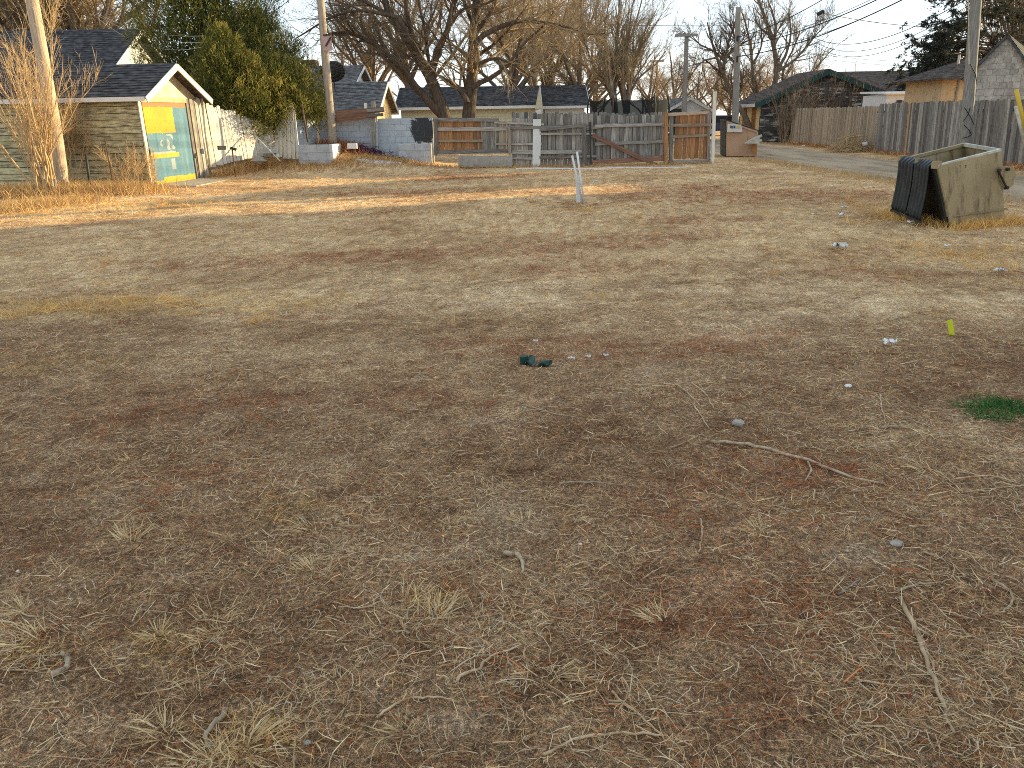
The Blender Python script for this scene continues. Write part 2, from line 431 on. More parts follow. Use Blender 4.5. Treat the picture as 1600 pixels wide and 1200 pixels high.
def masks(x, y):
    sc = 1.0
    n1 = fbm(x * .55, y * .7, 21, 4); n2 = fbm(x * 1.7, y * 2.3, 33, 4); n3 = fbm(x * 4.5, y * 5.5, 44, 3)
    red = sstep(.34, .9, ell(x, y, RED) * (.8 + .5 * sstep(7, 10, y)) + (n2 - .5) * 1.1 + (n1 - .5) * .5 + .28)
    red = np.clip(red * (.45 + .55 * sstep(.36, .56, n3)) * (.5 + .5 * sstep(.3, .58, fbm(x * 11, y * 13, 57, 3))), 0, 1)
    gold = sstep(.35, .85, ell(x, y, GOLD) * .7 + (n3 - .5) * .9 + (n1 - .5) * .4 + .16)
    pale = sstep(.25, .95, ell(x, y, PALE) * .7 + (n2 - .5) * 1.2 + (n3 - .5) * .5 + .12)
    bare = sstep(.4, .8, ell(x, y, BARE) * .7 + (fbm(x * 1.3, y * 1.6, 71, 4) - .5) * 1.3 + .2)
    return red, gold, pale, bare

def mot(x, y):
    """tone of the thatch: fresh straw in places, rotted dark litter in others"""
    a = fbm(x * .9, y * 1.1, 101, 4); b_ = fbm(x * 4.2, y * 4.8, 111, 3); c_ = fbm(x * 14, y * 15, 121, 2)
    return np.clip(1 + (a - .5) * .6 + (b_ - .5) * .45 + (c_ - .5) * .6, .5, 1.5)
def geo(a, b, n): return list(np.geomspace(a, b, n))
ys = [-60, -40, -25, -15, -10, -6, -4, -2, -1, 0, .5] + list(np.arange(1.0, 8, .05)) + list(np.arange(8, 40, .2)) + geo(40.3, 420, 32)
xp = list(np.arange(0, 6, .06)) + list(np.arange(6, 20, .25)) + geo(20.3, 420, 24)
xs = np.array([-x for x in xp[:0:-1]] + xp); ys = np.array(ys)
XX, YY = np.meshgrid(xs, ys)
ZZ = hgt(XX.ravel(), YY.ravel())
nx, ny = len(xs), len(ys)
idx = np.arange(nx * ny).reshape(ny, nx)
gf = np.stack([idx[:-1, :-1].ravel(), idx[:-1, 1:].ravel(), idx[1:, 1:].ravel(), idx[1:, :-1].ravel()], 1)
gr, gg, gp, gb = masks(XX.ravel(), YY.ravel())
def lerp3(a, b, t): return a * (1 - t[:, None]) + np.array(b) * t[:, None]
gc = np.tile(np.array([.33, .215, .132]), (nx * ny, 1))
gc = lerp3(gc, (.74, .58, .4), gp * .8)
gc = lerp3(gc, (.36, .255, .125), gg * .5)
gc = lerp3(gc, (.25, .105, .055), gr * np.clip(.5 + .3 * sstep(6, 10, YY.ravel()), 0, 1))
gc = lerp3(gc, (.4, .3, .215), gb * .7 * (1 - gp))
fy = sstep(4.2, 9.5, YY.ravel() + (fbm(XX.ravel() * .8, YY.ravel() * .8, 91) - .5) * 5) * .8  # paler with distance: pale straw, plus brighter skylight put into the colour
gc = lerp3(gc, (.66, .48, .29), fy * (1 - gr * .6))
gc = gc * np.array([1.04, .96, .88]) * mot(XX.ravel(), YY.ravel())[:, None] ** np.array([1.1, 1.4, 1.6])
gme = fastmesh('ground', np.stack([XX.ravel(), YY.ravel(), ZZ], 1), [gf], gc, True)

m_ground, nt, b = new_mat('dry_soil_and_thatch', .95, .1)
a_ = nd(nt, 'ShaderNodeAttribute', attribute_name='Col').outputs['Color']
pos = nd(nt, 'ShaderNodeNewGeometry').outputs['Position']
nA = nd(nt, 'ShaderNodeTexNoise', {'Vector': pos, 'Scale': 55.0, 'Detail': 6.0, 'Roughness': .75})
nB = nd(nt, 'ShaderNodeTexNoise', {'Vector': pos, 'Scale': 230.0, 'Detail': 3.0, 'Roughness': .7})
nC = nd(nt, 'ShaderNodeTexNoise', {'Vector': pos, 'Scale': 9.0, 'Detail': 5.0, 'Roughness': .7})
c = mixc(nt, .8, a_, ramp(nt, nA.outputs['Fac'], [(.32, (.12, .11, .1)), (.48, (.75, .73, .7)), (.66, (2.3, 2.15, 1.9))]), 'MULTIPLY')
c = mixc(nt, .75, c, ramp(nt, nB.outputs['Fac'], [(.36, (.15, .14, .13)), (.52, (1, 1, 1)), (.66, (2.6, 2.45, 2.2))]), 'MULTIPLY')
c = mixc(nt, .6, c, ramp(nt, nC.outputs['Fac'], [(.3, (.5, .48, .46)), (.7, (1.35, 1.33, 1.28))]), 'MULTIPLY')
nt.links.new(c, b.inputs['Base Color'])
hsum = nd(nt, 'ShaderNodeMath', {0: nA.outputs['Fac'], 1: nB.outputs['Fac']}, operation='ADD').outputs[0]
nt.links.new(nd(nt, 'ShaderNodeBump', {'Height': hsum, 'Strength': .9, 'Distance': .012}).outputs[0], b.inputs['Normal'])
ground = meshobj('ground', gme, m_ground)
tag(ground, 'bare brown soil of the vacant lot', None, None, 'structure')

# gravel alley
m_gravel, nt, b = new_mat('alley_gravel', .95, .1)
pos = nd(nt, 'ShaderNodeNewGeometry').outputs['Position']
nA = nd(nt, 'ShaderNodeTexNoise', {'Vector': pos, 'Scale': 28.0, 'Detail': 6.0, 'Roughness': .75})
nC = nd(nt, 'ShaderNodeTexNoise', {'Vector': nd(nt, 'ShaderNodeMapping', {'Vector': pos, 'Scale': (1.0, .22, 1.0)}).outputs[0], 'Scale': 1.3, 'Detail': 5.0, 'Roughness': .6})
c = ramp(nt, nC.outputs['Fac'], [(.32, (.24, .165, .1)), (.5, (.42, .3, .19)), (.68, (.5, .37, .245))])
c = mixc(nt, .55, c, ramp(nt, nA.outputs['Fac'], [(.3, (.45, .44, .43)), (.7, (1.5, 1.48, 1.45))]), 'MULTIPLY')
nt.links.new(c, b.inputs['Base Color'])
nt.links.new(nd(nt, 'ShaderNodeBump', {'Height': nA.outputs['Fac'], 'Strength': .8, 'Distance': .02}).outputs[0], b.inputs['Normal'])
ay = np.concatenate([np.arange(2, 50, .25), np.geomspace(50, 160, 20)])
W = 21
V = []
for y in ay:
    l = 9.15 + .5 * (float(fbm(y * .25, 3.1, 5)) - .5) + .25 * (float(fbm(y * 1.6, 9.1, 6)) - .5) + (1.2 if y < 12 else 0) * (12 - y) / 10
    r = 13.25 + .5 * (float(fbm(y * .3, 7.1, 9)) - .5) + .02 * (y - 20)
    for i in range(W):
        V.append((l + (r - l) * i / (W - 1), y))
V = np.array(V)
Zr = hgt(V[:, 0], V[:, 1]) + .012
ed = (np.arange(len(V)) % W); Zr = Zr - np.where((ed == 0) | (ed == W - 1), .03, 0)
ii = np.arange(len(V)).reshape(len(ay), W)
rf = np.stack([ii[:-1, :-1].ravel(), ii[:-1, 1:].ravel(), ii[1:, 1:].ravel(), ii[1:, :-1].ravel()], 1)
alley = meshobj('gravel_road', fastmesh('gravel_road', np.column_stack([V, Zr]), [rf], None, True), m_gravel)
tag(alley, 'gravel alley running between the lot and the grey fence', None, None, 'structure')

# ------------------------------------------------------------------ blades (grass, litter, leaves)
def blades(P, D, L, Wd, bend, cols, colvar=.12):
    """P base (n,3) D unit dir (n,3) L,Wd (n,) bend (n,3) offset of the tip as share of length"""
    n = len(P)
    r = rng.normal(size=(n, 3)); s = np.cross(D, r); s /= np.linalg.norm(s, axis=1)[:, None] + 1e-9
    hw = (Wd * .5)[:, None]; L1 = L[:, None]
    mid = P + D * L1 * .55 + bend * L1 * .22
    tip = P + D * L1 + bend * L1
    V = np.stack([P - s * hw, P + s * hw, mid + s * hw * .8, mid - s * hw * .8, tip], 1).reshape(-1, 3)
    o = np.arange(n)[:, None] * 5
    f4 = o + np.array([[0, 1, 2, 3]]); f3 = o + np.array([[3, 2, 4]])
    cc = np.repeat(cols * (1 + rng.uniform(-colvar, colvar, (n, 1))), 5, axis=0)
    return V, f4, f3, cc

class Bag:
    def __init__(s): s.V = []; s.f4 = []; s.f3 = []; s.c = []; s.n = 0
    def add(s, V, f4, f3, c):
        s.V.append(V); s.f4.append(f4 + s.n); s.f3.append(f3 + s.n); s.c.append(c); s.n += len(V)
    def mesh(s, name):
        return fastmesh(name, np.concatenate(s.V), [np.concatenate(s.f4), np.concatenate(s.f3)], np.concatenate(s.c))

def unit(v): return v / (np.linalg.norm(v, axis=-1, keepdims=True) + 1e-9)

def sample_lot(n, y0, y1, power, cap=3.2, margin=2.2):
    yy = np.geomspace(y0, y1, 800)
    wd = yy * 1.40 + 2 * margin
    dens = np.minimum((4.5 / yy) ** power, cap)
    w = wd * dens; cdf = np.concatenate([[0], np.cumsum((w[1:] + w[:-1]) / 2 * np.diff(yy))]); cdf /= cdf[-1]
    y = np.interp(rng.random(n), cdf, yy)
    x = rng.uniform(-.5, .5, n) * (y * 1.40 + 2 * margin)
    return x, y

def off_things(x, y):
    """keep blades out of the road, the garage and other solid things"""
    bad = (x > 9.3) & (x < 13.1) & (y > 11)
    bad |= (x > 15)
    bad |= (x < -9.35 + (y - 21.1) * .12) & (y > 21.1)
    bad |= (y > 26.9) & (x > -2.6) & (x < 7)
    bad |= (y > 30)
    return ~bad

PAL_STRAW = np.array([(.50, .41, .27), (.42, .33, .2), (.55, .47, .34), (.36, .29, .19), (.30, .235, .15), (.46, .40, .31), (.24, .18, .115), (.38, .33, .26)])
PAL_DARK = np.array([(.15, .105, .068), (.19, .135, .088), (.12, .085, .06), (.22, .165, .115), (.27, .21, .15)])
PAL_RED = np.array([(.21, .085, .042), (.26, .11, .05), (.16, .065, .036), (.31, .15, .07), (.13, .06, .038), (.24, .12, .06)])
PAL_GOLD = np.array([(.52, .37, .17), (.46, .31, .13), (.56, .43, .22), (.40, .27, .12)])
for _p, _k in ((PAL_STRAW, (1.75, 1.48, 1.12)), (PAL_DARK, (1.9, 1.45, 1.08)), (PAL_RED, (2.1, 1.55, 1.15)), (PAL_GOLD, (1.6, 1.38, 1.0))):
    _p *= np.array(_k)
def pick(pal, n): return pal[rng.integers(0, len(pal), n)]

bag = Bag()
def straw_layer(n, y0, y1, power, kind):
    x, y = sample_lot(n, y0, y1, power)
    k = off_things(x, y)
    red, gold, pale, bare = masks(x, y)
    u = rng.random(n)
    size = np.clip((y / 4.2), 1, 4.2) ** .62
    if kind == 'long': k &= u > bare
    if kind == 'litter':
        cl_ = sstep(.34, .62, fbm(x * 3.1, y * 3.4, 131, 3))
        k &= (u > bare * .75) & (rng.random(n) > .25 * sstep(9, 14, y)) & (rng.random(n) < .25 + .75 * np.maximum(cl_, sstep(6, 9, y)))
    elif kind == 'fine':
        k &= (u > bare * .6) & (rng.random(n) > .55 * sstep(9, 14, y))
    elif kind == 'red':
        k &= (u < red * 1.05 + .05)
    elif kind == 'gold':
        k &= (u < gold * 1.0 + .05)
    elif kind == 'stub':
        k &= (u > bare * .7 + pale * .45) & (u > .12)
    x, y, red, gold, pale, bare, size = [q[k] for q in (x, y, red, gold, pale, bare, size)]
    n = len(x)
    if n == 0: return
    th = rng.uniform(0, 2 * PI, n)
    if kind == 'litter':
        el = np.abs(rng.normal(0, .14, n)); L = rng.uniform(.02, .065, n) * rng.choice([1, 1, 1, 1.5, 1.9], n) * size; Wd = rng.uniform(.0014, .0042, n) * size ** .95; z0 = rng.uniform(.000, .014, n)
    elif kind == 'fine':
        el = np.abs(rng.normal(0, .25, n)); L = rng.uniform(.01, .035, n) * size; Wd = rng.uniform(.0012, .0026, n) * size ** 1.2; z0 = rng.uniform(.0, .008, n)
    elif kind == 'long':
        el = np.abs(rng.normal(0, .18, n)); L = rng.uniform(.06, .17, n) * size ** .5; Wd = rng.uniform(.0014, .0026, n) * size; z0 = rng.uniform(.004, .018, n)
    elif kind == 'red':
        el = rng.uniform(.15, 1.25, n); L = rng.uniform(.015, .05, n) * size ** .8; Wd = rng.uniform(.0012, .0025, n) * size ** 1.25; z0 = rng.uniform(-.002, .01, n)
    elif kind == 'gold':
        el = rng.uniform(.3, 1.35, n); L = rng.uniform(.035, .085, n) * size ** .55; Wd = rng.uniform(.0012, .0024, n) * size ** 1.25; z0 = np.zeros(n)
    else:
        el = rng.uniform(.1, 1.2, n); L = rng.uniform(.02, .055, n) * size ** .7; Wd = rng.uniform(.0010, .0022, n) * size ** 1.2; z0 = np.zeros(n)
    D = np.stack([np.cos(th) * np.cos(el), np.sin(th) * np.cos(el), np.sin(el)], 1)
    P = np.stack([x, y, hgt(x, y) + z0], 1)
    bend = rng.normal(0, .22, (n, 3)) * np.array([1, 1, .25]); bend[:, 2] -= .12 * np.sin(el) + .02
    if kind == 'long': bend = rng.normal(0, .55, (n, 3)) * np.array([1, 1, .15])
    if kind == 'red': c = pick(PAL_RED, n)
    elif kind == 'gold': c = pick(PAL_GOLD, n)
    else:
        c = pick(PAL_STRAW, n)
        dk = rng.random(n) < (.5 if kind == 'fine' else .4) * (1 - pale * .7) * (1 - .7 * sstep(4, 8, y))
        c = np.where(dk[:, None], pick(PAL_DARK, n), c)
        rd = rng.random(n) < red * .6 + .17 * (1 - .7 * sstep(4, 8, y)) * (1 - pale * .6)
        c = np.where(rd[:, None], pick(PAL_RED, n), c)
        gd = rng.random(n) < gold * .6
        c = np.where((gd & ~rd)[:, None], pick(PAL_GOLD, n), c)
    bag.add(*blades(P, D, L, Wd, bend, c * mot(x, y)[:, None] ** np.array([.5, .75, .9]), .3))
straw_layer(165000, 1.25, 30, 1.45, 'litter')
straw_layer(85000, 1.25, 12, 1.9, 'fine')
straw_layer(170000, 1.25, 30, 1.0, 'red')
straw_layer(115000, 1.25, 30, 1.05, 'gold')
straw_layer(75000, 1.25, 30, 1.0, 'stub')
def curls(n, y0, y1, power):
    """long curled straws lying on top"""
    x, y = sample_lot(n, y0, y1, power)
    red, gold, pale, bare = masks(x, y)
    k = off_things(x, y) & (rng.random(n) < .2 + .8 * sstep(.36, .6, fbm(x * 3.1, y * 3.4, 131, 3))) & (rng.random(n) > bare * .8)
    x, y = x[k], y[k]; n = len(x); K = 6
    th = rng.uniform(0, 2 * PI, n); kap = rng.normal(0, .28, n) + rng.choice([0, 0, 0, .35, -.35], n); L = rng.uniform(.05, .16, n) * np.clip(y / 4.5, 1, 2) ** .5
    Wd = rng.uniform(.0014, .0034, n) * np.clip(y / 4.5, 1, 2) ** .8
    px, py = x.copy(), y.copy(); lift = rng.uniform(.004, .03, n); ph = rng.uniform(0, PI, n); V = np.zeros((n, K, 2, 3))
    for j in range(K):
        t = j / (K - 1); hw = Wd * .5 * (1 - .7 * t)
        z = hgt(px, py) + .006 + lift * np.abs(np.sin(ph + t * 2.5)); sx, sy = -np.sin(th), np.cos(th); tw = rng.normal(0, .3, n) * hw
        V[:, j, 0] = np.stack([px - sx * hw, py - sy * hw, z - tw], 1); V[:, j, 1] = np.stack([px + sx * hw, py + sy * hw, z + tw], 1)
        px = px + np.cos(th) * L / (K - 1); py = py + np.sin(th) * L / (K - 1); th = th + kap + rng.normal(0, .2, n)
    o = np.arange(n)[:, None, None] * (2 * K) + np.arange(K - 1)[None, :, None] * 2
    f4 = (o + np.array([[[0, 1, 3, 2]]])).reshape(-1, 4)
    c = np.where((rng.random(n) < .25 + red[k] * .3)[:, None], pick(PAL_DARK * 1.5, n), pick(PAL_CURL, n)) * rng.uniform(.7, 1.1, (n, 1))
    bag.add(V.reshape(-1, 3), f4, np.zeros((0, 3), int), np.repeat(c, 2 * K, axis=0))
PAL_CURL = np.array([(.82, .61, .35), (.76, .55, .3), (.86, .69, .45), (.66, .46, .24), (.7, .57, .39)])
curls(26000, 1.25, 11, 1.4)

def tufts(n, y0, y1, power, nb, hl, pal, spread, only=None):
    x, y = sample_lot(n, y0, y1, power)
    k = off_things(x, y)
    red, gold, pale, bare = masks(x, y)
    if only == 'gold': k &= rng.random(n) < gold * .85 + .13
    if only == 'red': k &= rng.random(n) < red * .9 + .04
    x, y = x[k], y[k]
    for cx, cy in zip(x, y):
        m = int(rng.integers(nb[0], nb[1])); s = rng.uniform(.6, 1.25)
        th = rng.uniform(0, 2 * PI, m); lean = rng.normal(0, .6, 2)
        el = rng.uniform(.15, 1.2, m); rr = spread * s * rng.random(m) ** .6
        px = cx + np.cos(th) * rr; py = cy + np.sin(th) * rr
        D = np.stack([np.cos(th) * np.cos(el) + lean[0], np.sin(th) * np.cos(el) + lean[1], np.sin(el)], 1); D = unit(D)
        L = rng.uniform(hl[0], hl[1], m) * s; Wd = rng.uniform(.002, .0042, m) * max(1, cy / 5.5)
        bend = rng.normal(0, .2, (m, 3)); bend[:, 2] = -rng.uniform(.05, .3, m)
        bag.add(*blades(np.stack([px, py, hgt(px, py)], 1), D, L, Wd, bend, pick(pal, m) * rng.uniform(.8, 1.1), .2))
PAL_TUFT = np.array([(.82, .61, .33), (.74, .53, .26), (.84, .67, .4), (.62, .44, .22)])
tufts(90, 1.4, 7, 1.4, (14, 40), (.05, .11), PAL_TUFT, .03, 'gold')
tufts(900, 6, 26, .8, (10, 22), (.07, .16), PAL_GOLD, .05, 'gold')
tufts(420, 1.4, 7, 1.2, (16, 40), (.02, .055), PAL_RED, .045, 'red')
# the clear tufts seen in the photo
def tuft_at(u, v, m, L0, L1, spread, pal, lean=(0, 0), wd=.0038):
    cx, cy = G(u, v)
    th = rng.uniform(0, 2 * PI, m); lean = tuple(np.array(lean) + rng.normal(0, .55, 2)); el = rng.uniform(.15, 1.2, m); rr = spread * rng.random(m) ** .6
    px = cx + np.cos(th) * rr; py = cy + np.sin(th) * rr
    D = unit(np.stack([np.cos(th) * np.cos(el) + lean[0], np.sin(th) * np.cos(el) + lean[1], np.sin(el)], 1))
    bend = rng.normal(0, .15, (m, 3)); bend[:, 2] = -rng.uniform(.02, .2, m)
    bag.add(*blades(np.stack([px, py, hgt(px, py)], 1), D, rng.uniform(L0, L1, m), rng.uniform(.6, 1.1, m) * wd, bend, pick(pal, m), .15))
for u, v, m, L0, L1, s in [(645, 925, 50, .05, .1, .05), (685, 945, 55, .05, .11, .05), (665, 958, 45, .04, .09, .07), (245, 990, 50, .05, .11, .03), (205, 835, 45, .05, .1, .05), (30, 955, 40, .05, .1, .03), (45, 1000, 50, .05, .12, .06),
                           (250, 1140, 60, .05, .1, .05), (390, 1165, 80, .06, .12, .07), (320, 1190, 60, .05, .1, .06), (885, 1055, 50, .03, .07, .03), (470, 815, 40, .05, .1, .05), (480, 880, 40, .04, .09, .04), (705, 805, 25, .05, .1, .02), (330, 1000, 40, .04, .09, .07),
                           (340, 950, 30, .04, .09, .08), (815, 800, 25, .05, .09, .04), (1180, 830, 30, .04, .08, .05)]:
    tuft_at(u, v, m, L0, L1, s, PAL_TUFT)
for u, v, m, L0, L1, s in [(100, 480, 90, .1, .2, .2), (160, 478, 90, .1, .2, .22), (40, 490, 80, .1, .2, .22), (230, 470, 80, .1, .2, .25), (300, 466, 70, .08, .18, .25), (410, 500, 50, .08, .15, .1), (1500, 400, 80, .1, .2, .25), (1560, 420, 80, .1, .2, .3), (1420, 385, 60, .08, .18, .25), (1370, 330, 80, .12, .25, .3), (1345, 350, 60, .1, .2, .3)]:
    tuft_at(u, v, m, L0, L1, s, PAL_GOLD, (0, 0), .006)
m_blades = M_attr('dry_grass_blades', .85, .3)
grass = meshobj('dry_grass', bag.mesh('dry_grass'), m_blades)
tag(grass, 'dead straw litter and short dry grass covering the lot', 'dry grass', None, 'stuff')

# scattered grit: small pebbles in the soil
n = 4500
x, y = sample_lot(n, 1.25, 7, 1.8)
r = rng.uniform(.0015, .0045, n) * rng.choice([1, 1, 1, 1.8], n)
oct_ = np.array([(1, 0, 0), (0, 1, 0), (-1, 0, 0), (0, -1, 0), (0, 0, .8), (0, 0, -.8)])
of = np.array([(0, 1, 4), (1, 2, 4), (2, 3, 4), (3, 0, 4), (1, 0, 5), (2, 1, 5), (3, 2, 5), (0, 3, 5)])
Vp = oct_[None] * (r[:, None, None] * rng.uniform(.6, 1.3, (n, 6, 1))) + np.stack([x, y, hgt(x, y) + r * .4 + .002], 1)[:, None]
Fp = (np.arange(n)[:, None, None] * 6 + of[None]).reshape(-1, 3)
pc = np.repeat(np.array([(.4, .3, .2), (.33, .24, .16), (.5, .4, .28), (.28, .2, .13)])[rng.integers(0, 4, n)], 6, axis=0)
grit = meshobj('gravel', fastmesh('gravel', Vp.reshape(-1, 3), [Fp], pc), M_attr('grit', .9))
tag(grit, 'fine grit and pebbles strewn over the soil', 'gravel', None, 'stuff')
#@@PART2

# ================================================================== buildings
def V3(*a): return Vector(a)
def roof_slope(mb, e0, e1, r1, r0, course=.15, thick=.07):
    e0, e1, r1, r0 = map(Vector, (e0, e1, r1, r0))
    nrm = (e1 - e0).cross(r0 - e0).normalized()
    if nrm.z < 0: nrm = -nrm
    dn = nrm * thick
    mb.hexa([e0 - dn, e1 - dn, r1 - dn, r0 - dn], [e0, e1, r1, r0])
    L = (r0 - e0).length; n = max(3, int(L / course))
    up0 = r0 - e0; up1 = r1 - e1
    for i in range(n):
        a, b_ = i / n, (i + 1) / n
        j0 = random.uniform(-.004, .004)
        p0 = e0 + up0 * a + nrm * (.020 + j0); p1 = e1 + up1 * a + nrm * (.020 + j0)
        q1 = e1 + up1 * b_ + nrm * .004; q0 = e0 + up0 * b_ + nrm * .004
        mb.quad(p0, p1, q1, q0)
        mb.quad(e0 + up0 * a + nrm * .002, e1 + up1 * a + nrm * .002, p1, p0)

class Frame:
    """local axes of a building: a along its front, b into its depth, z up"""
    def __init__(s, org, ang):
        s.o = Vector((org[0], org[1], 0)); s.ex = Vector((math.cos(ang), math.sin(ang), 0)); s.ey = Vector((-math.sin(ang), math.cos(ang), 0))
    def __call__(s, a, b, z): return s.o + s.ex * a + s.ey * b + Vector((0, 0, z))

def gable(fr, name, label, cat, W, D, ze, zr, wallmat, roofm, trim, z0=0.0, ov=.3, ridge='b', fascia=True, course=.16, rakemat=None):
    """gabled building; ridge along b (gable shows on the front) or along a"""
    root = thing(name, fr(W / 2, D / 2, z0), label, cat)
    mb = MB()
    if ridge == 'b':
        for bb in (0, D - .12):
            mb.prism([fr(0, bb, z0), fr(W, bb, z0), fr(W, bb, ze), fr(W / 2, bb, zr - .06), fr(0, bb, ze)], fr.ey * .12)
        mb.hexa([fr(0, .12, z0), fr(.12, .12, z0), fr(.12, D - .12, z0), fr(0, D - .12, z0)], [fr(0, .12, ze), fr(.12, .12, ze), fr(.12, D - .12, ze), fr(0, D - .12, ze)])
        mb.hexa([fr(W - .12, .12, z0), fr(W, .12, z0), fr(W, D - .12, z0), fr(W - .12, D - .12, z0)], [fr(W - .12, .12, ze), fr(W, .12, ze), fr(W, D - .12, ze), fr(W - .12, D - .12, ze)])
        sl = (zr - ze) / (W / 2); el = ze - sl * ov
        S = [(fr(-ov, -ov, el), fr(-ov, D + ov, el), fr(W / 2, D + ov, zr), fr(W / 2, -ov, zr)), (fr(W + ov, D + ov, el), fr(W + ov, -ov, el), fr(W / 2, -ov, zr), fr(W / 2, D + ov, zr))]
        rk = [(fr(-ov, -ov - .02, el - .09), fr(W / 2, -ov - .02, zr - .09)), (fr(W / 2, -ov - .02, zr - .09), fr(W + ov, -ov - .02, el - .09))]
        fa = [(fr(-ov - .02, -ov, el - .09), fr(-ov - .02, D + ov, el - .09)), (fr(W + ov + .02, -ov, el - .09), fr(W + ov + .02, D + ov, el - .09))]
        sd = fr.ey
    else:
        for aa in (0, W - .12):
            mb.prism([fr(aa, 0, z0), fr(aa, D, z0), fr(aa, D, ze), fr(aa, D / 2, zr - .06), fr(aa, 0, ze)], fr.ex * .12)
        mb.hexa([fr(.12, 0, z0), fr(W - .12, 0, z0), fr(W - .12, .12, z0), fr(.12, .12, z0)], [fr(.12, 0, ze), fr(W - .12, 0, ze), fr(W - .12, .12, ze), fr(.12, .12, ze)])
        mb.hexa([fr(.12, D - .12, z0), fr(W - .12, D - .12, z0), fr(W - .12, D, z0), fr(.12, D, z0)], [fr(.12, D - .12, ze), fr(W - .12, D - .12, ze), fr(W - .12, D, ze), fr(.12, D, ze)])
        sl = (zr - ze) / (D / 2); el = ze - sl * ov
        S = [(fr(-ov, -ov, el), fr(W + ov, -ov, el), fr(W + ov, D / 2, zr), fr(-ov, D / 2, zr)), (fr(W + ov, D + ov, el), fr(-ov, D + ov, el), fr(-ov, D / 2, zr), fr(W + ov, D / 2, zr))]
        rk = []
        for aa in (-ov - .02, W + ov + .02):
            rk += [(fr(aa, -ov, el - .09), fr(aa, D / 2, zr - .09)), (fr(aa, D / 2, zr - .09), fr(aa, D + ov, el - .09))]
        fa = [(fr(-ov, -ov - .02, el - .09), fr(W + ov, -ov - .02, el - .09)), (fr(-ov, D + ov + .02, el - .09), fr(W + ov, D + ov + .02, el - .09))]
    mb.build('wall', wallmat, root)
    for q in S:
        rb = MB(); roof_slope(rb, *q, course=course); rb.build('roof', roofm, root)
    for p0, p1 in rk: board('rake_board', p0, p1, .16, .03, rakemat or trim, root, side=V3(0, 0, 1), jit=.002)
    if fascia:
        for p0, p1 in fa: board('fascia', p0, p1, .14, .03, trim, root, side=V3(0, 0, 1), jit=.002)
    return root

def siding(root, p0, p1, z0, z1, mat, step=.16, out=(0, -1, 0), gap=0.0):
    """lapped boards between two wall corners"""
    p0 = Vector(p0); p1 = Vector(p1); out = Vector(out); z = z0
    while z < z1 - .03:
        h = min(step * (1.06 if gap == 0 else gap), z1 - z)
        c0 = p0 + out * .022 + V3(0, 0, z + h / 2); c1 = p1 + out * .022 + V3(0, 0, z + h / 2)
        o = board('siding_board', c0, c1, h, .018, mat, root, side=V3(0, 0, 1) + out * (-.12 if gap == 0 else -.2), jit=.003 if gap == 0 else .007)
        z += step

# ---- old garage on the far side of the lot
A = Vector((*G(240, 293), 0)); ang = math.atan2(2.6, .34)
gar = Frame(A, ang)                                # a runs along the door front, b runs away to the left
FW, GL, ZE, ZR = 2.95, 6.2, 2.36, 3.12
groot = thing('garage', gar(FW / 2, 2, 0), 'old garage with peeling olive siding and a yellow and teal door', 'garage')
mb = MB()
mb.prism([gar(0, .05, 0), gar(FW, .05, 0), gar(FW, .05, ZE), gar(FW / 2, .05, ZR - .08), gar(0, .05, ZE)], gar.ey * .1)
ms = MB(); ms.hexa([gar(0, .15, 0), gar(.1, .15, 0), gar(.1, GL, 0), gar(0, GL, 0)], [gar(0, .15, ZE), gar(.1, .15, ZE), gar(.1, GL, ZE), gar(0, GL, ZE)]); ms.build('side_wall', m_greydk, groot)  # dark backing shows between the siding boards in place of lap shadows
mb.hexa([gar(FW - .1, .15, 0), gar(FW, .15, 0), gar(FW, GL, 0), gar(FW - .1, GL, 0)], [gar(FW - .1, .15, ZE), gar(FW, .15, ZE), gar(FW, GL, ZE), gar(FW - .1, GL, ZE)])
mb.prism([gar(0.1, GL, 0), gar(FW - .1, GL, 0), gar(FW - .1, GL, ZE), gar(FW / 2, GL, ZR - .12), gar(0.1, GL, ZE)], gar.ey * -.1)
mb.build('wall', m_garwall, groot)
siding(groot, gar(0, .06, 0), gar(0, GL, 0), .05, ZE - .02, m_siding, .165, tuple(-gar.ex), .93)
ov = .22; sl = (ZR - ZE) / (FW / 2); el = ZE - sl * ov
for q in [(gar(-ov, -.32, el), gar(-ov, GL + .2, el), gar(FW / 2, GL + .2, ZR), gar(FW / 2, -.32, ZR)), (gar(FW + ov, GL + .2, el), gar(FW + ov, -.32, el), gar(FW / 2, -.32, ZR), gar(FW / 2, GL + .2, ZR))]:
    rb = MB(); roof_slope(rb, *q, course=.14); rb.build('roof', m_roof, groot)
for p0, p1 in [(gar(-ov, -.335, el - .085), gar(FW / 2, -.335, ZR - .085)), (gar(FW / 2, -.335, ZR - .085), gar(FW + ov, -.335, el - .085))]:
    board('rake_board', p0, p1, .15, .03, m_whitewood, groot, side=V3(0, 0, 1), jit=.003)
board('fascia', gar(-ov - .015, -.3, el - .06), gar(-ov - .015, GL, el - .06), .11, .03, m_white, groot, side=V3(0, 0, 1), jit=.002)
board('corner_board', gar(-.03, .0, 0.02), gar(-.03, .0, ZE - .03), .12, .03, m_whitewood, groot, side=gar.ex)
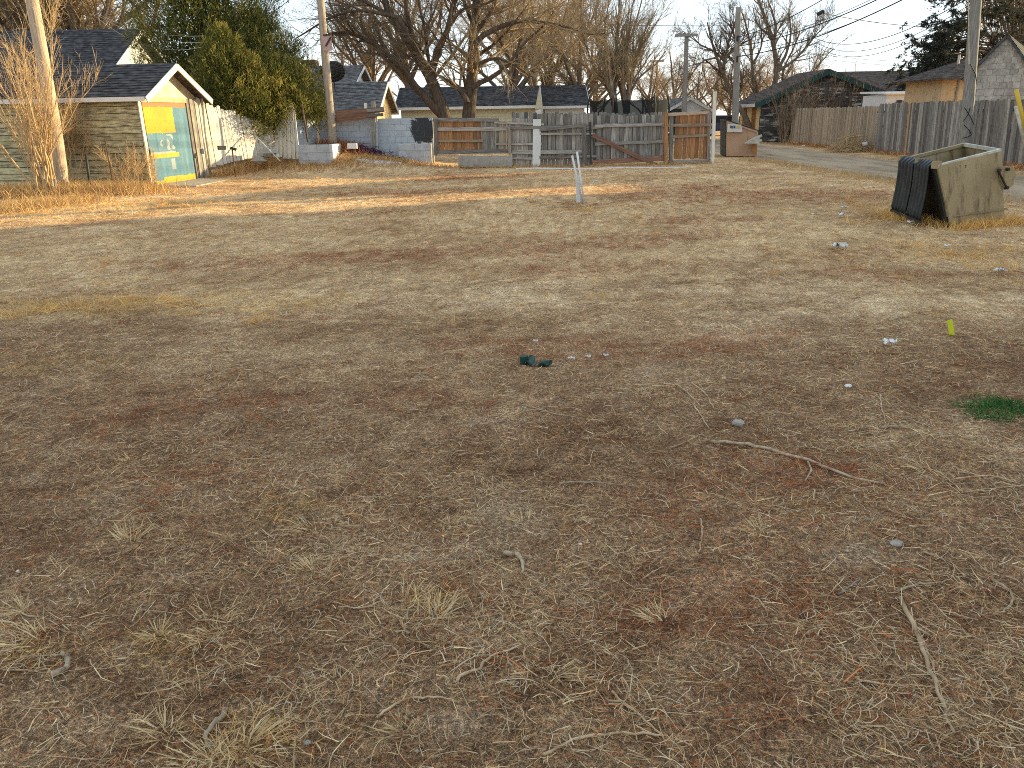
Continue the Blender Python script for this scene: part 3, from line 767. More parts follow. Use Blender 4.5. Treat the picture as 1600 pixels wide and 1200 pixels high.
# door of painted plywood: colours are its own paint
DW, DZ0, DZ1 = 2.12, .04, 2.13
na, nz = 110, 110
aa, bb = np.meshgrid(np.linspace(0, 1, na), np.linspace(0, 1, nz)); aa = aa.ravel(); bb = bb.ravel()
ja = aa + (fbm(aa * 14, bb * 14, 4) - .5) * .03; jb = bb + (fbm(aa * 14, bb * 14, 9) - .5) * .025
TEAL = np.array((.10, .205, .27)); YEL = np.array((.47, .36, .045)); WHT = np.array((.42, .4, .36)); ORA = np.array((.3, .17, .08))
dc = np.tile(TEAL, (na * nz, 1)) * (1 + (fbm(aa * 26, bb * 2.2, 12)[:, None] - .5) * .5)
pale_ = sstep(.5, .8, fbm(aa * 12, bb * 1.6, 31))[:, None]; dc = dc * (1 - .35 * pale_) + np.array((.2, .29, .34)) * .35 * pale_
def put(mask, colr, k=1.0):
    global dc
    dc = np.where(mask[:, None], dc * (1 - k) + colr * k, dc)
put((ja < .66) & (jb > .06) & (jb < .37), YEL)
put((jb > .915) & (ja > .22), YEL); put((jb > .95), YEL * .95)
put((ja < .66) & (jb > .615) & (jb < .675), YEL); put((ja < .6) & (jb > .6) & (jb < .622), WHT, .8)
put((np.abs(ja - .51 - .1 * (fbm(aa * 9, bb * 9, 7) - .5)) < .075) & (jb > .39) & (jb < .58) & (fbm(aa * 18, bb * 14, 8) > .42), WHT, .85)
put((np.abs(ja - .3) < .035) & (jb > .43) & (jb < .53) & (fbm(aa * 18, bb * 14, 3) > .45), WHT, .85)
put((np.abs(ja - .5) < .05) & (jb > .7) & (jb < .83) & (fbm(aa * 12, bb * 6, 8) > .4), WHT, .6)
put(jb < .06, ORA * 1.15)
dirt_ = (sstep(.55, .8, fbm(aa * 7, bb * 7, 55)) * .2)[:, None]; dc = dc * (1 - dirt_) + np.array((.14, .11, .07)) * dirt_
DV = np.array([tuple(gar(.06 + DW * p, .0, DZ1 - (DZ1 - DZ0) * q)) for p, q in zip(aa, bb)])
di = np.arange(na * nz).reshape(nz, na)
df = np.stack([di[1:, :-1].ravel(), di[1:, 1:].ravel(), di[:-1, 1:].ravel(), di[:-1, :-1].ravel()], 1)
m_doorpaint = M_attr('door_paint', .7, 0, 30)
gdoor = meshobj('door', fastmesh('door', DV, [df], dc), m_doorpaint, groot)
sol = gdoor.modifiers.new('t', 'SOLIDIFY'); sol.thickness = .04; sol.offset = 0
board('door_lintel', gar(.0, -.03, DZ1 + .06), gar(DW + .1, -.03, DZ1 + .06), .12, .04, m_tanwall, groot, side=V3(0, 0, 1))
for i, (a0, mt) in enumerate([(DW + .2, m_greydk), (DW + .36, m_grey), (DW + .5, m_greydk), (DW + .64, m_grey), (DW + .77, m_whitewood)]):
    board('jamb_board', gar(a0, -.01 - .02 * (i % 2), .03), gar(a0 - .02, -.01 - .02 * (i % 2), ZE - .12), .13, .03, mt, groot, side=gar.ex)
mb = MB(); mb.tube([gar(FW + .0, -.1, .35), gar(FW, -.1, 1.3), gar(FW + .02, -.12, ZE - .1), gar(FW + .1, -.2, ZE + .0)], .035, 8); mb.build('downpipe', m_rim, groot, True)
mb = MB(); c_ = [gar(-.1, -.05, .03), gar(DW + .3, -.05, .03), gar(DW + .3, -1.0, .0), gar(.1, -1.15, .0)]
mb.hexa([p - V3(0, 0, .1) for p in c_], [p + V3(0, 0, .035) for p in c_]); sl_ = mb.build('concrete_slab', m_slab)
tag(sl_, 'thin concrete apron in front of the yellow and teal door', 'slab')

# ---- white house behind the garage
hb = Frame((at(195, 45, 33).x, 29.2, 0), PI / 2)     # gable towards the right
hz = at(195, 45, 33).z
hroot = gable(Frame((at(195, 45, 33).x + .3, 28.8, 0), PI / 2), 'house', 'white house with charcoal roof behind the old garage', 'house', 8.4, 12, hz - 2.3, hz, m_whitewall, m_roof, m_white, ov=.35)
hf = Frame((at(195, 45, 33).x + .3, 28.8, 0), PI / 2)
mb = MB(); mb.prism([hf(3.9, -.03, hz - 1.6), hf(4.5, -.03, hz - 1.6), hf(4.5, -.03, hz - .95), hf(3.9, -.03, hz - .95)], hf.ey * .02); mb.build('gable_vent', m_bluepaint, hroot)
mb = MB(); p = at(85, 50, 33); mb.box(p.x - .5, 32.6, p.z - .28, p.x + .5, 33.2, p.z - .02); mb.build('roof_vent', m_black, hroot)

# ---- grey roofed house with a yellow gable, behind the block wall
pa = at(598, 127, 37); pe = at(590, 172, 34.2)
f2 = Frame((pa.x - .1, 34.4, 0), PI / 2)
h2 = gable(f2, 'house', 'yellow gabled house with grey shingle roof behind the block wall', 'house', 5.4, 6.5, pe.z + .12, pa.z, m_yellowwall, m_roofgrey, m_white, ov=.3)
pb = at(556, 102, 41)
f2b = Frame((pb.x + .1, 38.6, 0), PI / 2)
mb = MB(); roof_slope(mb, f2b(-1.2, -.3, 2.9), f2b(-1.2, 5.6, 2.9), f2b(2.4, 5.6, pb.z), f2b(2.4, -.3, pb.z)); roof_slope(mb, f2b(6, 5.6, 2.9), f2b(6, -.3, 2.9), f2b(2.4, -.3, pb.z), f2b(2.4, 5.6, pb.z)); mb.build('upper_roof', m_roofgrey, h2)
mb = MB(); mb.prism([f2b(-.8, 0, 2.5), f2b(5.6, 0, 2.5), f2b(2.4, 0, pb.z - .08)], f2b.ey * .1); mb.build('upper_gable', m_bluepaint, h2)
board('upper_rake_board', f2b(-1.2, -.33, 2.83), f2b(2.4, -.33, pb.z - .08), .14, .03, m_white, h2, side=V3(0, 0, 1))
board('upper_rake_board', f2b(2.4, -.33, pb.z - .08), f2b(6, -.33, 2.83), .14, .03, m_white, h2, side=V3(0, 0, 1))
mb = MB(); p = at(484, 106, 41); mb.box(p.x - .35, 40.8, 3.0, p.x + .35, 41.5, p.z + .35); mb.build('chimney', m_rustpost, h2)
# satellite dish on that roof
p = at(518, 112, 35.6)
dish = thing('satellite_dish', (p.x, p.y, p.z - .5), 'dark oval satellite dish on the grey shingle roof', 'satellite dish')
mb = MB(); k = 20; ring = []
dx = Vector((.95, -.3, 0)).normalized(); dz_ = Vector((.05, -.15, 1)).normalized(); dn_ = dx.cross(dz_)
for r_ in (0, .35, .7, 1.0):
    ring.append([p + (dx * math.cos(2 * PI * i / k) * .62 + dz_ * math.sin(2 * PI * i / k) * .42) * r_ + dn_ * (-.12 * r_ * r_) for i in range(k)])
for a1, b1 in zip(ring[:-1], ring[1:]):
    for i in range(k): mb.quad(a1[i], a1[(i + 1) % k], b1[(i + 1) % k], b1[i])
o = mb.build('reflector', m_blackmetal, dish, True); o.modifiers.new('t', 'SOLIDIFY').thickness = .02
mb = MB(); mb.tube([p + V3(0, .1, -.05), p + V3(0, .4, -.5), p + V3(0, .5, -1.0)], .03, 6); mb.build('mast', m_blackmetal, dish)

# ---- long low garage with pale siding
e0 = at(628, 167, 42.2); e1 = at(838, 167, 42.2); rz = at(735, 135, 44.6).z
f3 = Frame((e0.x - .1, 42.5, 0), 0)
W3 = e1.x - e0.x + .1
h3 = gable(f3, 'garage', 'long pale yellow garage with charcoal roof behind the plank fence', 'garage', W3, 4.6, e0.z + .1, rz, m_creamwall, m_roof, m_white, ov=.28, ridge='a')
siding(h3, f3(0, 0, 0), f3(W3, 0, 0), 1.0, e0.z + .05, m_creamwall, .13)
mb = MB(); mb.prism([at(836, 171, 42.0), at(848, 169, 42.0), at(843, 134, 42.0)], V3(0, .1, 0)); mb.build('end_trim', m_creamwall, h3)
mb = MB(); mb.prism([at(837, 200, 41.95), at(846, 200, 41.95), at(846, 170, 41.95), at(837, 172, 41.95)], V3(0, .1, 0)); mb.build('corner_board', m_white, h3)
# ---- white wing with its own dark roof
e2 = at(852, 165, 44.5); e3 = at(914, 165, 44.5)
f4 = Frame((e2.x, 44.7, 0), 0); W4 = e3.x - e2.x
h4 = gable(f4, 'garage', 'small white garage with charcoal roof beside the long pale garage', 'garage', W4, 4.8, e2.z + .1, at(880, 133, 47).z, m_whitewall, m_roof, m_white, ov=.25, ridge='a')

# ---- distant white gabled garage
p0 = at(1040, 176, 50); p1 = at(1112, 176, 50); pz = at(1078, 151, 50).z
f5 = Frame((p0.x, 50, 0), 0); W5 = p1.x - p0.x
h5 = gable(f5, 'garage', 'distant white gabled garage behind the cedar gate panel', 'garage', W5, 6, pz - .75, pz, m_whitewall, m_roofgrey, m_white, ov=.2)
mb = MB(); q0 = at(1046, 170, 49.9); q1 = at(1070, 178, 49.9); mb.box(q0.x, 49.86, q1.z - 1.2, q1.x, 49.96, q0.z); mb.build('dark_opening', m_winddark, h5)  # dark sheet stands in for the shade inside the open doorway

# ---- tar paper building by the alley
c0 = at(1190, 156, 46); c1 = at(1402, 150, 46); pk = at(1291, 108, 46)
m_tarwall = M('tar_paper_boards', [(.25, (.045, .04, .04)), (.5, (.075, .065, .062)), (.75, (.12, .105, .1))], 3, (1, 1, 4), rand=.25, dirt=((.42, .42, .36), 1.5, .53, .6, (4.0, 1.0, 1.0)))
f6 = Frame((c0.x, 46, 0), 0); W6 = c1.x - c0.x
ze6 = at(1190, 152, 46).z - .12
h6 = thing('outbuilding', (c0.x + W6 / 2, 48, 0), 'patched tar paper outbuilding with dark green gable trim by the alley', 'outbuilding')
mb = MB(); pkx = pk.x - c0.x
mb.prism([f6(0, 0, 0), f6(W6, 0, 0), f6(W6, 0, ze6), f6(pkx, 0, pk.z - .1), f6(0, 0, ze6)], f6.ey * .12)
mb.build('wall', m_tarwall, h6)
mb = MB(); mb.hexa([f6(0, 4.0, 0), f6(W6, 4.0, 0), f6(W6, 4.12, 0), f6(0, 4.12, 0)], [f6(0, 4.0, ze6), f6(W6, 4.0, ze6), f6(W6, 4.12, ze6), f6(0, 4.12, ze6)]); mb.build('rear_wall', m_tarwall, h6)
z = .05; i = 0
while z < pk.z - .25:      # horizontal courses of boards, cut to the gable
    h_ = .26
    def xr_(zz):
        if zz <= ze6: return 0, W6
        t = (zz - ze6) / (pk.z - .1 - ze6); return pkx * t, W6 + (pkx - W6) * t
    xa, xb = xr_(z + h_)
    xq = xa
    while xq < xb - .2:
        xe = min(xb, xq + random.uniform(1.4, 3.4))
        board('siding_board', f6(xq, -.03 - random.uniform(0, .012), z + h_ / 2), f6(xe - .02, -.03 - random.uniform(0, .012), z + h_ / 2), h_ * .97, .02, m_tarwall, h6, side=V3(0, .08, 1))
        xq = xe
    z += h_; i += 1
mb = MB(); mb.hexa([f6(0, .12, 0), f6(.12, .12, 0), f6(.12, 4.0, 0), f6(0, 4.0, 0)], [f6(0, .12, ze6), f6(.12, .12, ze6), f6(.12, 4.0, ze6), f6(0, 4.0, ze6)]); mb.build('side_wall', m_creamwall if False else m_yellowwall, h6)
for b0, b1 in ((.8, 1.5), (2.6, 3.3)):
    mb = MB(); mb.hexa([f6(-.04, b0, .75), f6(-.005, b0, .75), f6(-.005, b1, .75), f6(-.04, b1, .75)], [f6(-.04, b0, 1.9), f6(-.005, b0, 1.9), f6(-.005, b1, 1.9), f6(-.04, b1, 1.9)]); mb.build('boarded_window', m_orangeboard, h6)
sl6 = (pk.z - ze6) / pkx; sr6 = (pk.z - ze6) / (W6 - pkx)
for q in [(f6(-.45, -.4, ze6 - sl6 * .45), f6(-.45, 4.4, ze6 - sl6 * .45), f6(pkx, 4.4, pk.z), f6(pkx, -.4, pk.z)), (f6(W6 + .3, 4.4, ze6 - sr6 * .3), f6(W6 + .3, -.4, ze6 - sr6 * .3), f6(pkx, -.4, pk.z), f6(pkx, 4.4, pk.z))]:
    rb = MB(); roof_slope(rb, *q, course=.2); rb.build('roof', m_roofbrown, h6)
for a_0, a_1 in [((-.45, ze6 - sl6 * .45), (pkx, pk.z)), ((pkx, pk.z), (W6 + .3, ze6 - sr6 * .3))]:
    board('rake_board', f6(a_0[0], -.43, a_0[1] - .17), f6(a_1[0], -.43, a_1[1] - .17), .24, .03, m_greentrim, h6, side=V3(0, 0, 1), jit=.002)
board('fascia', f6(-.48, -.4, ze6 - sl6 * .45 - .1), f6(-.48, 4.4, ze6 - sl6 * .45 - .1), .18, .03, m_white, h6, side=V3(0, 0, 1), jit=.002)
board('leaning_sheet', f6(2.6, -.5, .05), f6(2.55, -.15, 1.75), 1.0, .02, m_grey, h6, side=V3(1, 0, 0))

# brown roof to its right, beyond
r0_ = at(1310, 112, 54); r1_ = at(1450, 108, 54); e0_ = at(1420, 142, 50)
f7 = Frame((r0_.x, 50.5, 0), 0)
gable(f7, 'house', 'low brown roofed house behind the tar paper outbuilding', 'house', 11, 7, 2.5, r0_.z, m_tanwall, m_roofbrown, m_greentrim, ov=.4, ridge='a')
# white sided shed peeking above the fence
s0 = at(1386, 146, 38); s1 = at(1478, 146, 38)
f8 = Frame((s0.x, 38, 0), 0)
h8 = thing('shed', (s0.x + 1.2, 39, 0), 'low white lap sided shed above the grey fence', 'shed')
mb = MB(); mb.box(s0.x, 38, 0, s1.x, 40.5, s0.z - .05); mb.build('wall', m_whitewall, h8)
siding(h8, (s0.x, 38, 0), (s1.x, 38, 0), 1.3, s0.z - .05, m_whitewall, .17)
mb = MB(); mb.hexa([(s0.x - .1, 37.85, s0.z - .05), (s1.x + .1, 37.85, s0.z - .05), (s1.x + .1, 40.7, s0.z + .05), (s0.x - .1, 40.7, s0.z + .05)], [(s0.x - .1, 37.85, s0.z + .04), (s1.x + .1, 37.85, s0.z + .04), (s1.x + .1, 40.7, s0.z + .14), (s0.x - .1, 40.7, s0.z + .14)]); mb.build('roof', m_white, h8)
for ua in (1402, 1413):
    w0 = at(ua, 157, 37.9); mb = MB(); mb.box(w0.x, 37.93, w0.z - .3, w0.x + .26, 37.97, w0.z + .02); mb.build('window', m_winddark, h8)

# tan shed with hip roof behind the big pole
t0 = at(1474, 122, 33); t1 = at(1524, 120, 33)
h9 = thing('shed', (t0.x + 1.5, 34, 0), 'tan plywood shed with brown roof behind the thick pole', 'shed')
mb = MB(); mb.box(t0.x, 33, 0, t0.x + 3.4, 36, t0.z); mb.build('wall', m_tanwall, h9)
mb = MB(); ev = t0.z - .02; rzz = at(1515, 103, 34.5).z + .25
mb_pts = [(t0.x - .45, 32.6, ev), (t0.x + 3.8, 32.6, ev), (t0.x + 3.8, 36.4, ev), (t0.x - .45, 36.4, ev)]
roof_slope(mb, mb_pts[0], mb_pts[1], (t0.x + 3.4, 34.5, rzz), (t0.x + 1.6, 34.5, rzz)); roof_slope(mb, mb_pts[3], mb_pts[0], (t0.x + 1.6, 34.4, rzz), (t0.x + 1.6, 34.6, rzz)); roof_slope(mb, mb_pts[2], mb_pts[3], (t0.x + 1.6, 34.5, rzz), (t0.x + 3.4, 34.5, rzz)); mb.build('roof', m_roofbrown, h9)
board('trim_strip', V3(t0.x + .62, 32.97, 0), V3(t0.x + .62, 32.97, t0.z - .05), .07, .03, m_greydk, h9, side=V3(1, 0, 0))
p = at(1497, 100, 34); mb = MB(); mb.tube([(p.x, 34, p.z - .5), (p.x, 34, p.z + .35)], .05, 8); mb.build('vent_pipe', m_rim, h9)

# shingled gable shed beside the fence
ap = at(1567, 55, 26.2); lf = at(1514, 117, 26.2)
hw = ap.x - lf.x
f10 = Frame((lf.x - .05, 26.2, 0), math.radians(-36))
h10 = thing('shed', (ap.x, 27, 0), 'grey shingled gable shed rising behind the fence and thick pole', 'shed')
W10 = hw * 2 + .1; ze10 = lf.z
mb = MB(); mb.prism([f10(0, 0, 0), f10(W10, 0, 0), f10(W10, 0, ze10), f10(W10 / 2, 0, ap.z - .1), f10(0, 0, ze10)], f10.ey * .12)
mb.prism([f10(0, 6, 0), f10(W10, 6, 0), f10(W10, 6, ze10), f10(W10 / 2, 6, ap.z - .1), f10(0, 6, ze10)], f10.ey * -.12)
mb.hexa([f10(0, .12, 0), f10(.12, .12, 0), f10(.12, 5.88, 0), f10(0, 5.88, 0)], [f10(0, .12, ze10), f10(.12, .12, ze10), f10(.12, 5.88, ze10), f10(0, 5.88, ze10)])
mb.build('wall', m_shinglewall, h10)
z = 1.0; r = 0
while z < ap.z - .3:
    hs = .2 if z < ze10 - .05 else .17
    xa, xb = (0, W10) if z + hs < ze10 else (W10 / 2 * (z + hs - ze10) / (ap.z - .1 - ze10), W10 - W10 / 2 * (z + hs - ze10) / (ap.z - .1 - ze10))
    xq = xa + (random.uniform(-.1, 0) if r % 2 else 0)
    xq = max(xq, xa)
    while xq < xb - .05:
        w_ = min(random.uniform(.14, .3), xb - xq)
        board('shingle', f10(xq + w_ / 2, -.018, z - .01 + random.uniform(-.012, .012)), f10(xq + w_ / 2, -.006, z + hs), w_ - .008, .012, m_shinglewall, h10, side=f10.ex, jit=.003)
        xq += w_
    z += hs; r += 1
sl10 = (ap.z - ze10) / (W10 / 2); o_ = .12
for q in [(f10(-o_, -.15, ze10 - sl10 * o_), f10(-o_, 6.2, ze10 - sl10 * o_), f10(W10 / 2, 6.2, ap.z), f10(W10 / 2, -.15, ap.z)), (f10(W10 + o_, 6.2, ze10 - sl10 * o_), f10(W10 + o_, -.15, ze10 - sl10 * o_), f10(W10 / 2, -.15, ap.z), f10(W10 / 2, 6.2, ap.z))]:
    rb = MB(); roof_slope(rb, *q, course=.16); rb.build('roof', m_roofblue, h10)

# unseen houses added across the alley to keep the low sun off the lot
gable(Frame((18.5, 7.5, 0), 0), 'house', 'unseen house added across the alley to shade the lot', 'house', 9, 16.2, 4.1, 6.4, m_creamwall, m_roofbrown, m_white, ov=.4)
gable(Frame((18.5, -11, 0), 0), 'house', 'second unseen house added across the alley to shade the lot', 'house', 9, 15, 4.1, 6.4, m_whitewall, m_roofgrey, m_white, ov=.4)

# ================================================================== fences and walls
# ---- grey board fence along the alley
fx = lambda y: 14.45 + (y - 22) * .052
fr_root = thing('board_fence', (fx(30), 30, 0), 'tall grey board fence running along the gravel alley', 'fence')
y = 16.0
dirf = Vector((.052, 1, 0)).normalized(); nrmf = Vector((-1, .052, 0))
ymid = None
for yy in np.arange(20, 46, .05):
    if abs(fx(yy) - at(1374, 200, yy).x) < .02: ymid = yy; break
ymid = ymid or 31.5
ynew = ymid - 2.6
while y < 44.5:
    w_ = random.uniform(.125, .15)
    newer = y > ymid
    top = (1.78 if newer else 1.86) + random.uniform(-.035, .03)
    leanx = random.uniform(-.02, .02)
    zb = float(hgt(fx(y), y)) + random.uniform(0, .05)
    mt = m_tanwood if newer else random.choice([m_grey, m_greydk, m_greydk])
    if abs(y - ynew) < .07: mt = m_newwood
    ly = random.uniform(-.012, .012) + (.05 if newer else .17)
    off = nrmf * random.uniform(0, .015)
    board('fence_board', V3(fx(y), y, zb) + off, V3(fx(y) + leanx, y + ly, top) + off, w_, .018, mt, fr_root, side=dirf, jit=.005, ear=.03 if newer else 0)
    y += w_ + random.uniform(.003, .012)
for zz in (.45, 1.0, 1.55):
    board('fence_rail', V3(fx(16) + .05, 16, zz), V3(fx(44.5) + .05, 44.5, zz), .09, .04, m_grey, fr_root, side=V3(0, 0, 1))
yy = 16.2
while yy < 44.6:
    board('fence_post', V3(fx(yy) + .12, yy, 0), V3(fx(yy) + .12, yy, 1.8), .1, .1, m_grey, fr_root); yy += 2.4

# ---- salvaged plank fence at the back of the lot
YF = 27.0
bf = thing('plank_fence', (2.2, YF, 0), 'patchwork back fence of salvaged grey and orange planks', 'fence')
def X_(u, v=220, Y=YF): return at(u, v, Y).x
def Z_(u, v, Y=YF): return at(u, v, Y).z
def run(u0, u1, v_top, v_bot, mat, w=.14, dy=0.0, ear=0, gapj=.01, jt=.02, skip=0, mats=None):
    x0, x1 = X_(u0), X_(u1); x = x0
    while x < x1 - .04:
        ww = min(w * random.uniform(.9, 1.1), x1 - x)
        u = u0 + (u1 - u0) * (x - x0) / (x1 - x0)
        if random.random() >= skip:
            zt = Z_(u, v_top) + random.uniform(-jt, jt); zb = max(Z_(u, v_bot), float(hgt(x, YF)) - .02) + random.uniform(0, .03)
            board('plank', V3(x + ww / 2, YF + dy + random.uniform(-.006, .006), zb), V3(x + ww / 2 + random.uniform(-.012, .012), YF + dy, zt), ww - .006, .02, random.choice(mats) if mats else mat, bf, side=V3(1, 0, 0), ear=ear)
        x += ww + random.uniform(0, gapj)
def rail(u0, v0, u1, v1, w=.09, mat=None, dy=-.05, t=.04):
    a_0, a_1 = at(u0, v0, YF + dy), at(u1, v1, YF + dy)
    board('rail', a_0, a_1, w, t, mat or m_grey, bf, side=V3(0, 0, 1))
def post(u0, v0, u1, v1, w=.1, mat=None, dy=-.06):
    board('fence_post', at(u1, v1, YF + dy), at(u0, v0, YF + dy), w, w, mat or m_grey, bf, side=V3(1, 0, 0))
run(682, 753, 188, 236, m_brownwood, .13)
run(753, 774, 186, 240, m_grey, .15); run(774, 800, 190, 240, m_grey, .12, mats=[m_grey, m_tanwood])
run(800, 832, 185, 260, m_grey, .13); run(842, 927, 178, 260, m_grey, .14, ear=.035, mats=[m_grey, m_grey, m_greydk])
run(915, 1042, 180, 252, m_grey, .13, dy=.06, ear=.03, mats=[m_grey, m_greydk, m_greydk]); run(942, 1040, 192, 252, m_grey, .13, dy=.0, mats=[m_grey, m_greydk])
run(800, 1042, 176, 250, m_greydk, .14, dy=.25, ear=.035, mats=[m_grey, m_greydk], jt=.04)
run(1046, 1054, 182, 250, m_greydk, .12); run(1054, 1106, 180, 249, m_brownwood, .13)
rail(676, 187, 780, 187, .12); rail(678, 202, 800, 201, .12); rail(682, 220, 755, 220, .08, m_tanwood); rail(678, 238, 800, 236, .14)
rail(772, 191, 850, 194, .07); rail(795, 200, 915, 197, .1, None, -.075); rail(774, 225, 846, 225, .07); rail(800, 238, 912, 237, .13); rail(800, 247, 846, 248, .08)
rail(843, 209, 930, 209, .07, None, -.075); rail(843, 203, 916, 195, .1, None, -.11); rail(843, 246, 933, 244, .08, None, -.09); rail(912, 201, 942, 197, .12, m_greydk)
rail(930, 197, 1040, 194, .1); rail(1035, 196, 1112, 195, .09, m_tanwood, -.09); rail(930, 225, 1040, 221, .1); rail(922, 254, 1042, 247, .16, m_redwood); rail(926, 211, 1025, 258, .13, m_redwood, -.12)
rail(1040, 179, 1108, 175, .1, m_tanwood); rail(1044, 214, 1108, 211, .08, m_tanwood); rail(1042, 254, 1110, 252, .15, m_grey)
post(681, 186, 681, 243, .12, m_greydk); post(795, 198, 797, 243, .1, m_tanwood, -.1); post(1041, 176, 1040, 258, .12, m_brownwood, -.1); post(1049, 182, 1048, 254, .1); post(1107, 176, 1106, 254, .1, m_greydk, -.03)
post(922, 190, 923, 258, .05, m_blackmetal, -.09); post(912, 196, 913, 256, .14, m_greydk)
board('white_plank', at(838, 262, YF - .07), at(839, 186, YF - .07), .27, .03, m_white, bf, side=V3(1, 0, 0))
o = board('plinth', at(716, 252, YF - .25), at(800, 252, YF - .25), .34, .3, m_concrete, bf, side=V3(0, 0, 1), jit=.01)
wp = board('gate_post', at(1113, 258, 26.8), at(1117, 143, 26.8), .1, .1, m_whitewood, None, side=V3(1, 0, 0)); tag(wp, 'tall pale post at the end of the plank fence', 'post')

# old snow lying in the shade of the fence
def snow(name, label, u0, v0, u1, v1, w, h):
    p0 = Vector((*G(u0, v0), 0)); p1 = Vector((*G(u1, v1), 0)); n = 26; d = (p1 - p0); sd = V3(0, 0, 1).cross(d).normalized()
    mb = MB(); rows = []
    for i in range(n + 1):
        t = i / n; c_ = p0 + d * t; ww = w * (math.sin(PI * min(1, max(.04, t * .96 + .03))) ** .7) * (.25 + 1.5 * float(fbm(t * 11, 2.0, 14)))
        off = sd * (float(fbm(t * 6, 5.0, 15)) - .5) * w * .6
        row = []
        for k in range(7):
            q = -1 + k / 3; pp = c_ + off + sd * ww * q; row.append(V3(pp.x, pp.y, float(hgt(pp.x, pp.y)) - .02 + (h * (1 - q * q) ** .5 if abs(q) < 1 else 0)))
        rows.append(row)
    for a1, b1 in zip(rows[:-1], rows[1:]):
        for k in range(6): mb.quad(a1[k], b1[k], b1[k + 1], a1[k + 1])
    o = mb.build(name, m_snow, None, True); return tag(o, label, 'snow')
snow('snow_patch', 'long thin strip of old snow along the plank fence', 806, 264, 1075, 261, .15, .05)
def bank_snow(u, v, Y, L, w, label):
    p = at(u, v, Y); mb = MB(); n = 14; rows = []
    for i in range(n + 1):
        t = i / n; ww = w * math.sin(PI * min(.97, max(.03, t))) ** .6
        row = []
        for k in range(5):
            q = -1 + k / 2; px, py = p.x + (t - .5) * L, p.y + ww * q + .08 * math.sin(t * 9)
            row.append(V3(px, py, float(hgt(px, py)) + (.05 * (1 - q * q) - .01)))
        rows.append(row)
    for a1, b1 in zip(rows[:-1], rows[1:]):
        for k in range(4): mb.quad(a1[k], b1[k], b1[k + 1], a1[k + 1])
    tag(mb.build('snow_patch', m_snow, None, True), label, 'snow')
bank_snow(590, 241, 25.9, 1.5, .3, 'pointed patch of old snow on the bank below the block wall')

# ---- concrete block wall
m_blockpaint, nt, b = new_mat('painted_block_with_dark_patch', .9, .15)
pos = nd(nt, 'ShaderNodeNewGeometry').outputs['Position']
sep = nd(nt, 'ShaderNodeSeparateXYZ', {0: pos})
nz_ = nd(nt, 'ShaderNodeTexNoise', {'Vector': pos, 'Scale': 5.5, 'Detail': 6.0, 'Roughness': .7})
pc_ = at(662, 204, 27.6)
ddx = nd(nt, 'ShaderNodeMath', {0: nd(nt, 'ShaderNodeMath', {0: sep.outputs[0], 1: pc_.x}, operation='SUBTRACT').outputs[0], 1: .50}, operation='DIVIDE').outputs[0]
ddz = nd(nt, 'ShaderNodeMath', {0: nd(nt, 'ShaderNodeMath', {0: sep.outputs[2], 1: pc_.z + .02}, operation='SUBTRACT').outputs[0], 1: .52}, operation='DIVIDE').outputs[0]
dd = nd(nt, 'ShaderNodeMath', {0: nd(nt, 'ShaderNodeMath', {0: ddx, 1: ddx}, operation='MULTIPLY').outputs[0], 1: nd(nt, 'ShaderNodeMath', {0: ddz, 1: ddz}, operation='MULTIPLY').outputs[0]}, operation='ADD').outputs[0]
dd = nd(nt, 'ShaderNodeMath', {0: dd, 1: nd(nt, 'ShaderNodeMath', {0: nz_.outputs['Fac'], 1: 3.4}, operation='MULTIPLY').outputs[0]}, operation='ADD').outputs[0]
mk = nd(nt, 'ShaderNodeMapRange', {'Value': dd, 'From Min': 2.4, 'From Max': 2.65, 'To Min': 1.0, 'To Max': 0.0}).outputs[0]
n2_ = nd(nt, 'ShaderNodeTexNoise', {'Vector': pos, 'Scale': 5.0, 'Detail': 6.0, 'Roughness': .65})
base_ = ramp(nt, n2_.outputs['Fac'], [(.25, (.33, .36, .385)), (.5, (.42, .45, .475)), (.75, (.5, .525, .55))])
oi = nd(nt, 'ShaderNodeObjectInfo').outputs['Random']
base_ = nd(nt, 'ShaderNodeHueSaturation', {'Value': nd(nt, 'ShaderNodeMapRange', {'Value': oi, 'To Min': .96, 'To Max': 1.04}).outputs[0], 'Color': base_}).outputs[0]
nt.links.new(mixc(nt, mk, base_, (.045, .05, .055)), b.inputs['Base Color'])
nt.links.new(nd(nt, 'ShaderNodeBump', {'Height': n2_.outputs['Fac'], 'Strength': .3, 'Distance': .01}).outputs[0], b.inputs['Normal'])

bw = thing('block_wall', (-4.7, 27.6, 0), 'pale blue grey concrete block wall with a black paint patch', 'wall')
def block_run(p0, p1, z0, ztop, out, mat, parent, bl=.4, bh=.2, th=.17):
    p0 = Vector(p0); p1 = Vector(p1); d = p1 - p0; L = d.length; d.normalize(); out = Vector(out)
    mb = MB(); c_ = [p0 - out * .008, p1 - out * .008, p1 - out * (th - .03), p0 - out * (th - .03)]
    mb.hexa([p + V3(0, 0, z0) for p in c_], [p + V3(0, 0, ztop - .02) for p in c_]); mb.build('mortar', m_concrete, parent)
    nrow = int((ztop - z0) / bh + .5)
    for r in range(nrow):
        z = ztop - (r + 1) * bh; x = -(bl / 2 if r % 2 else 0)
        while x < L - .03:
            a0 = max(0, x); a1 = min(L, x + bl)
            if a1 - a0 > .05:
                jj = random.uniform(-.001, .003)
                q0 = p0 + d * (a0 + .003) + V3(0, 0, z + bh / 2) - out * (th / 2 - jj); q1 = p0 + d * (a1 - .003) + V3(0, 0, z + bh / 2) - out * (th / 2 - jj)
                board('block', q0, q1, bh - .006, th, mat, parent, side=V3(0, 0, 1), jit=.002)
            x += bl
wr = at(677, 215, 27.6); wc = at(499, 215, 27.6); zt = at(600, 185, 27.6).z
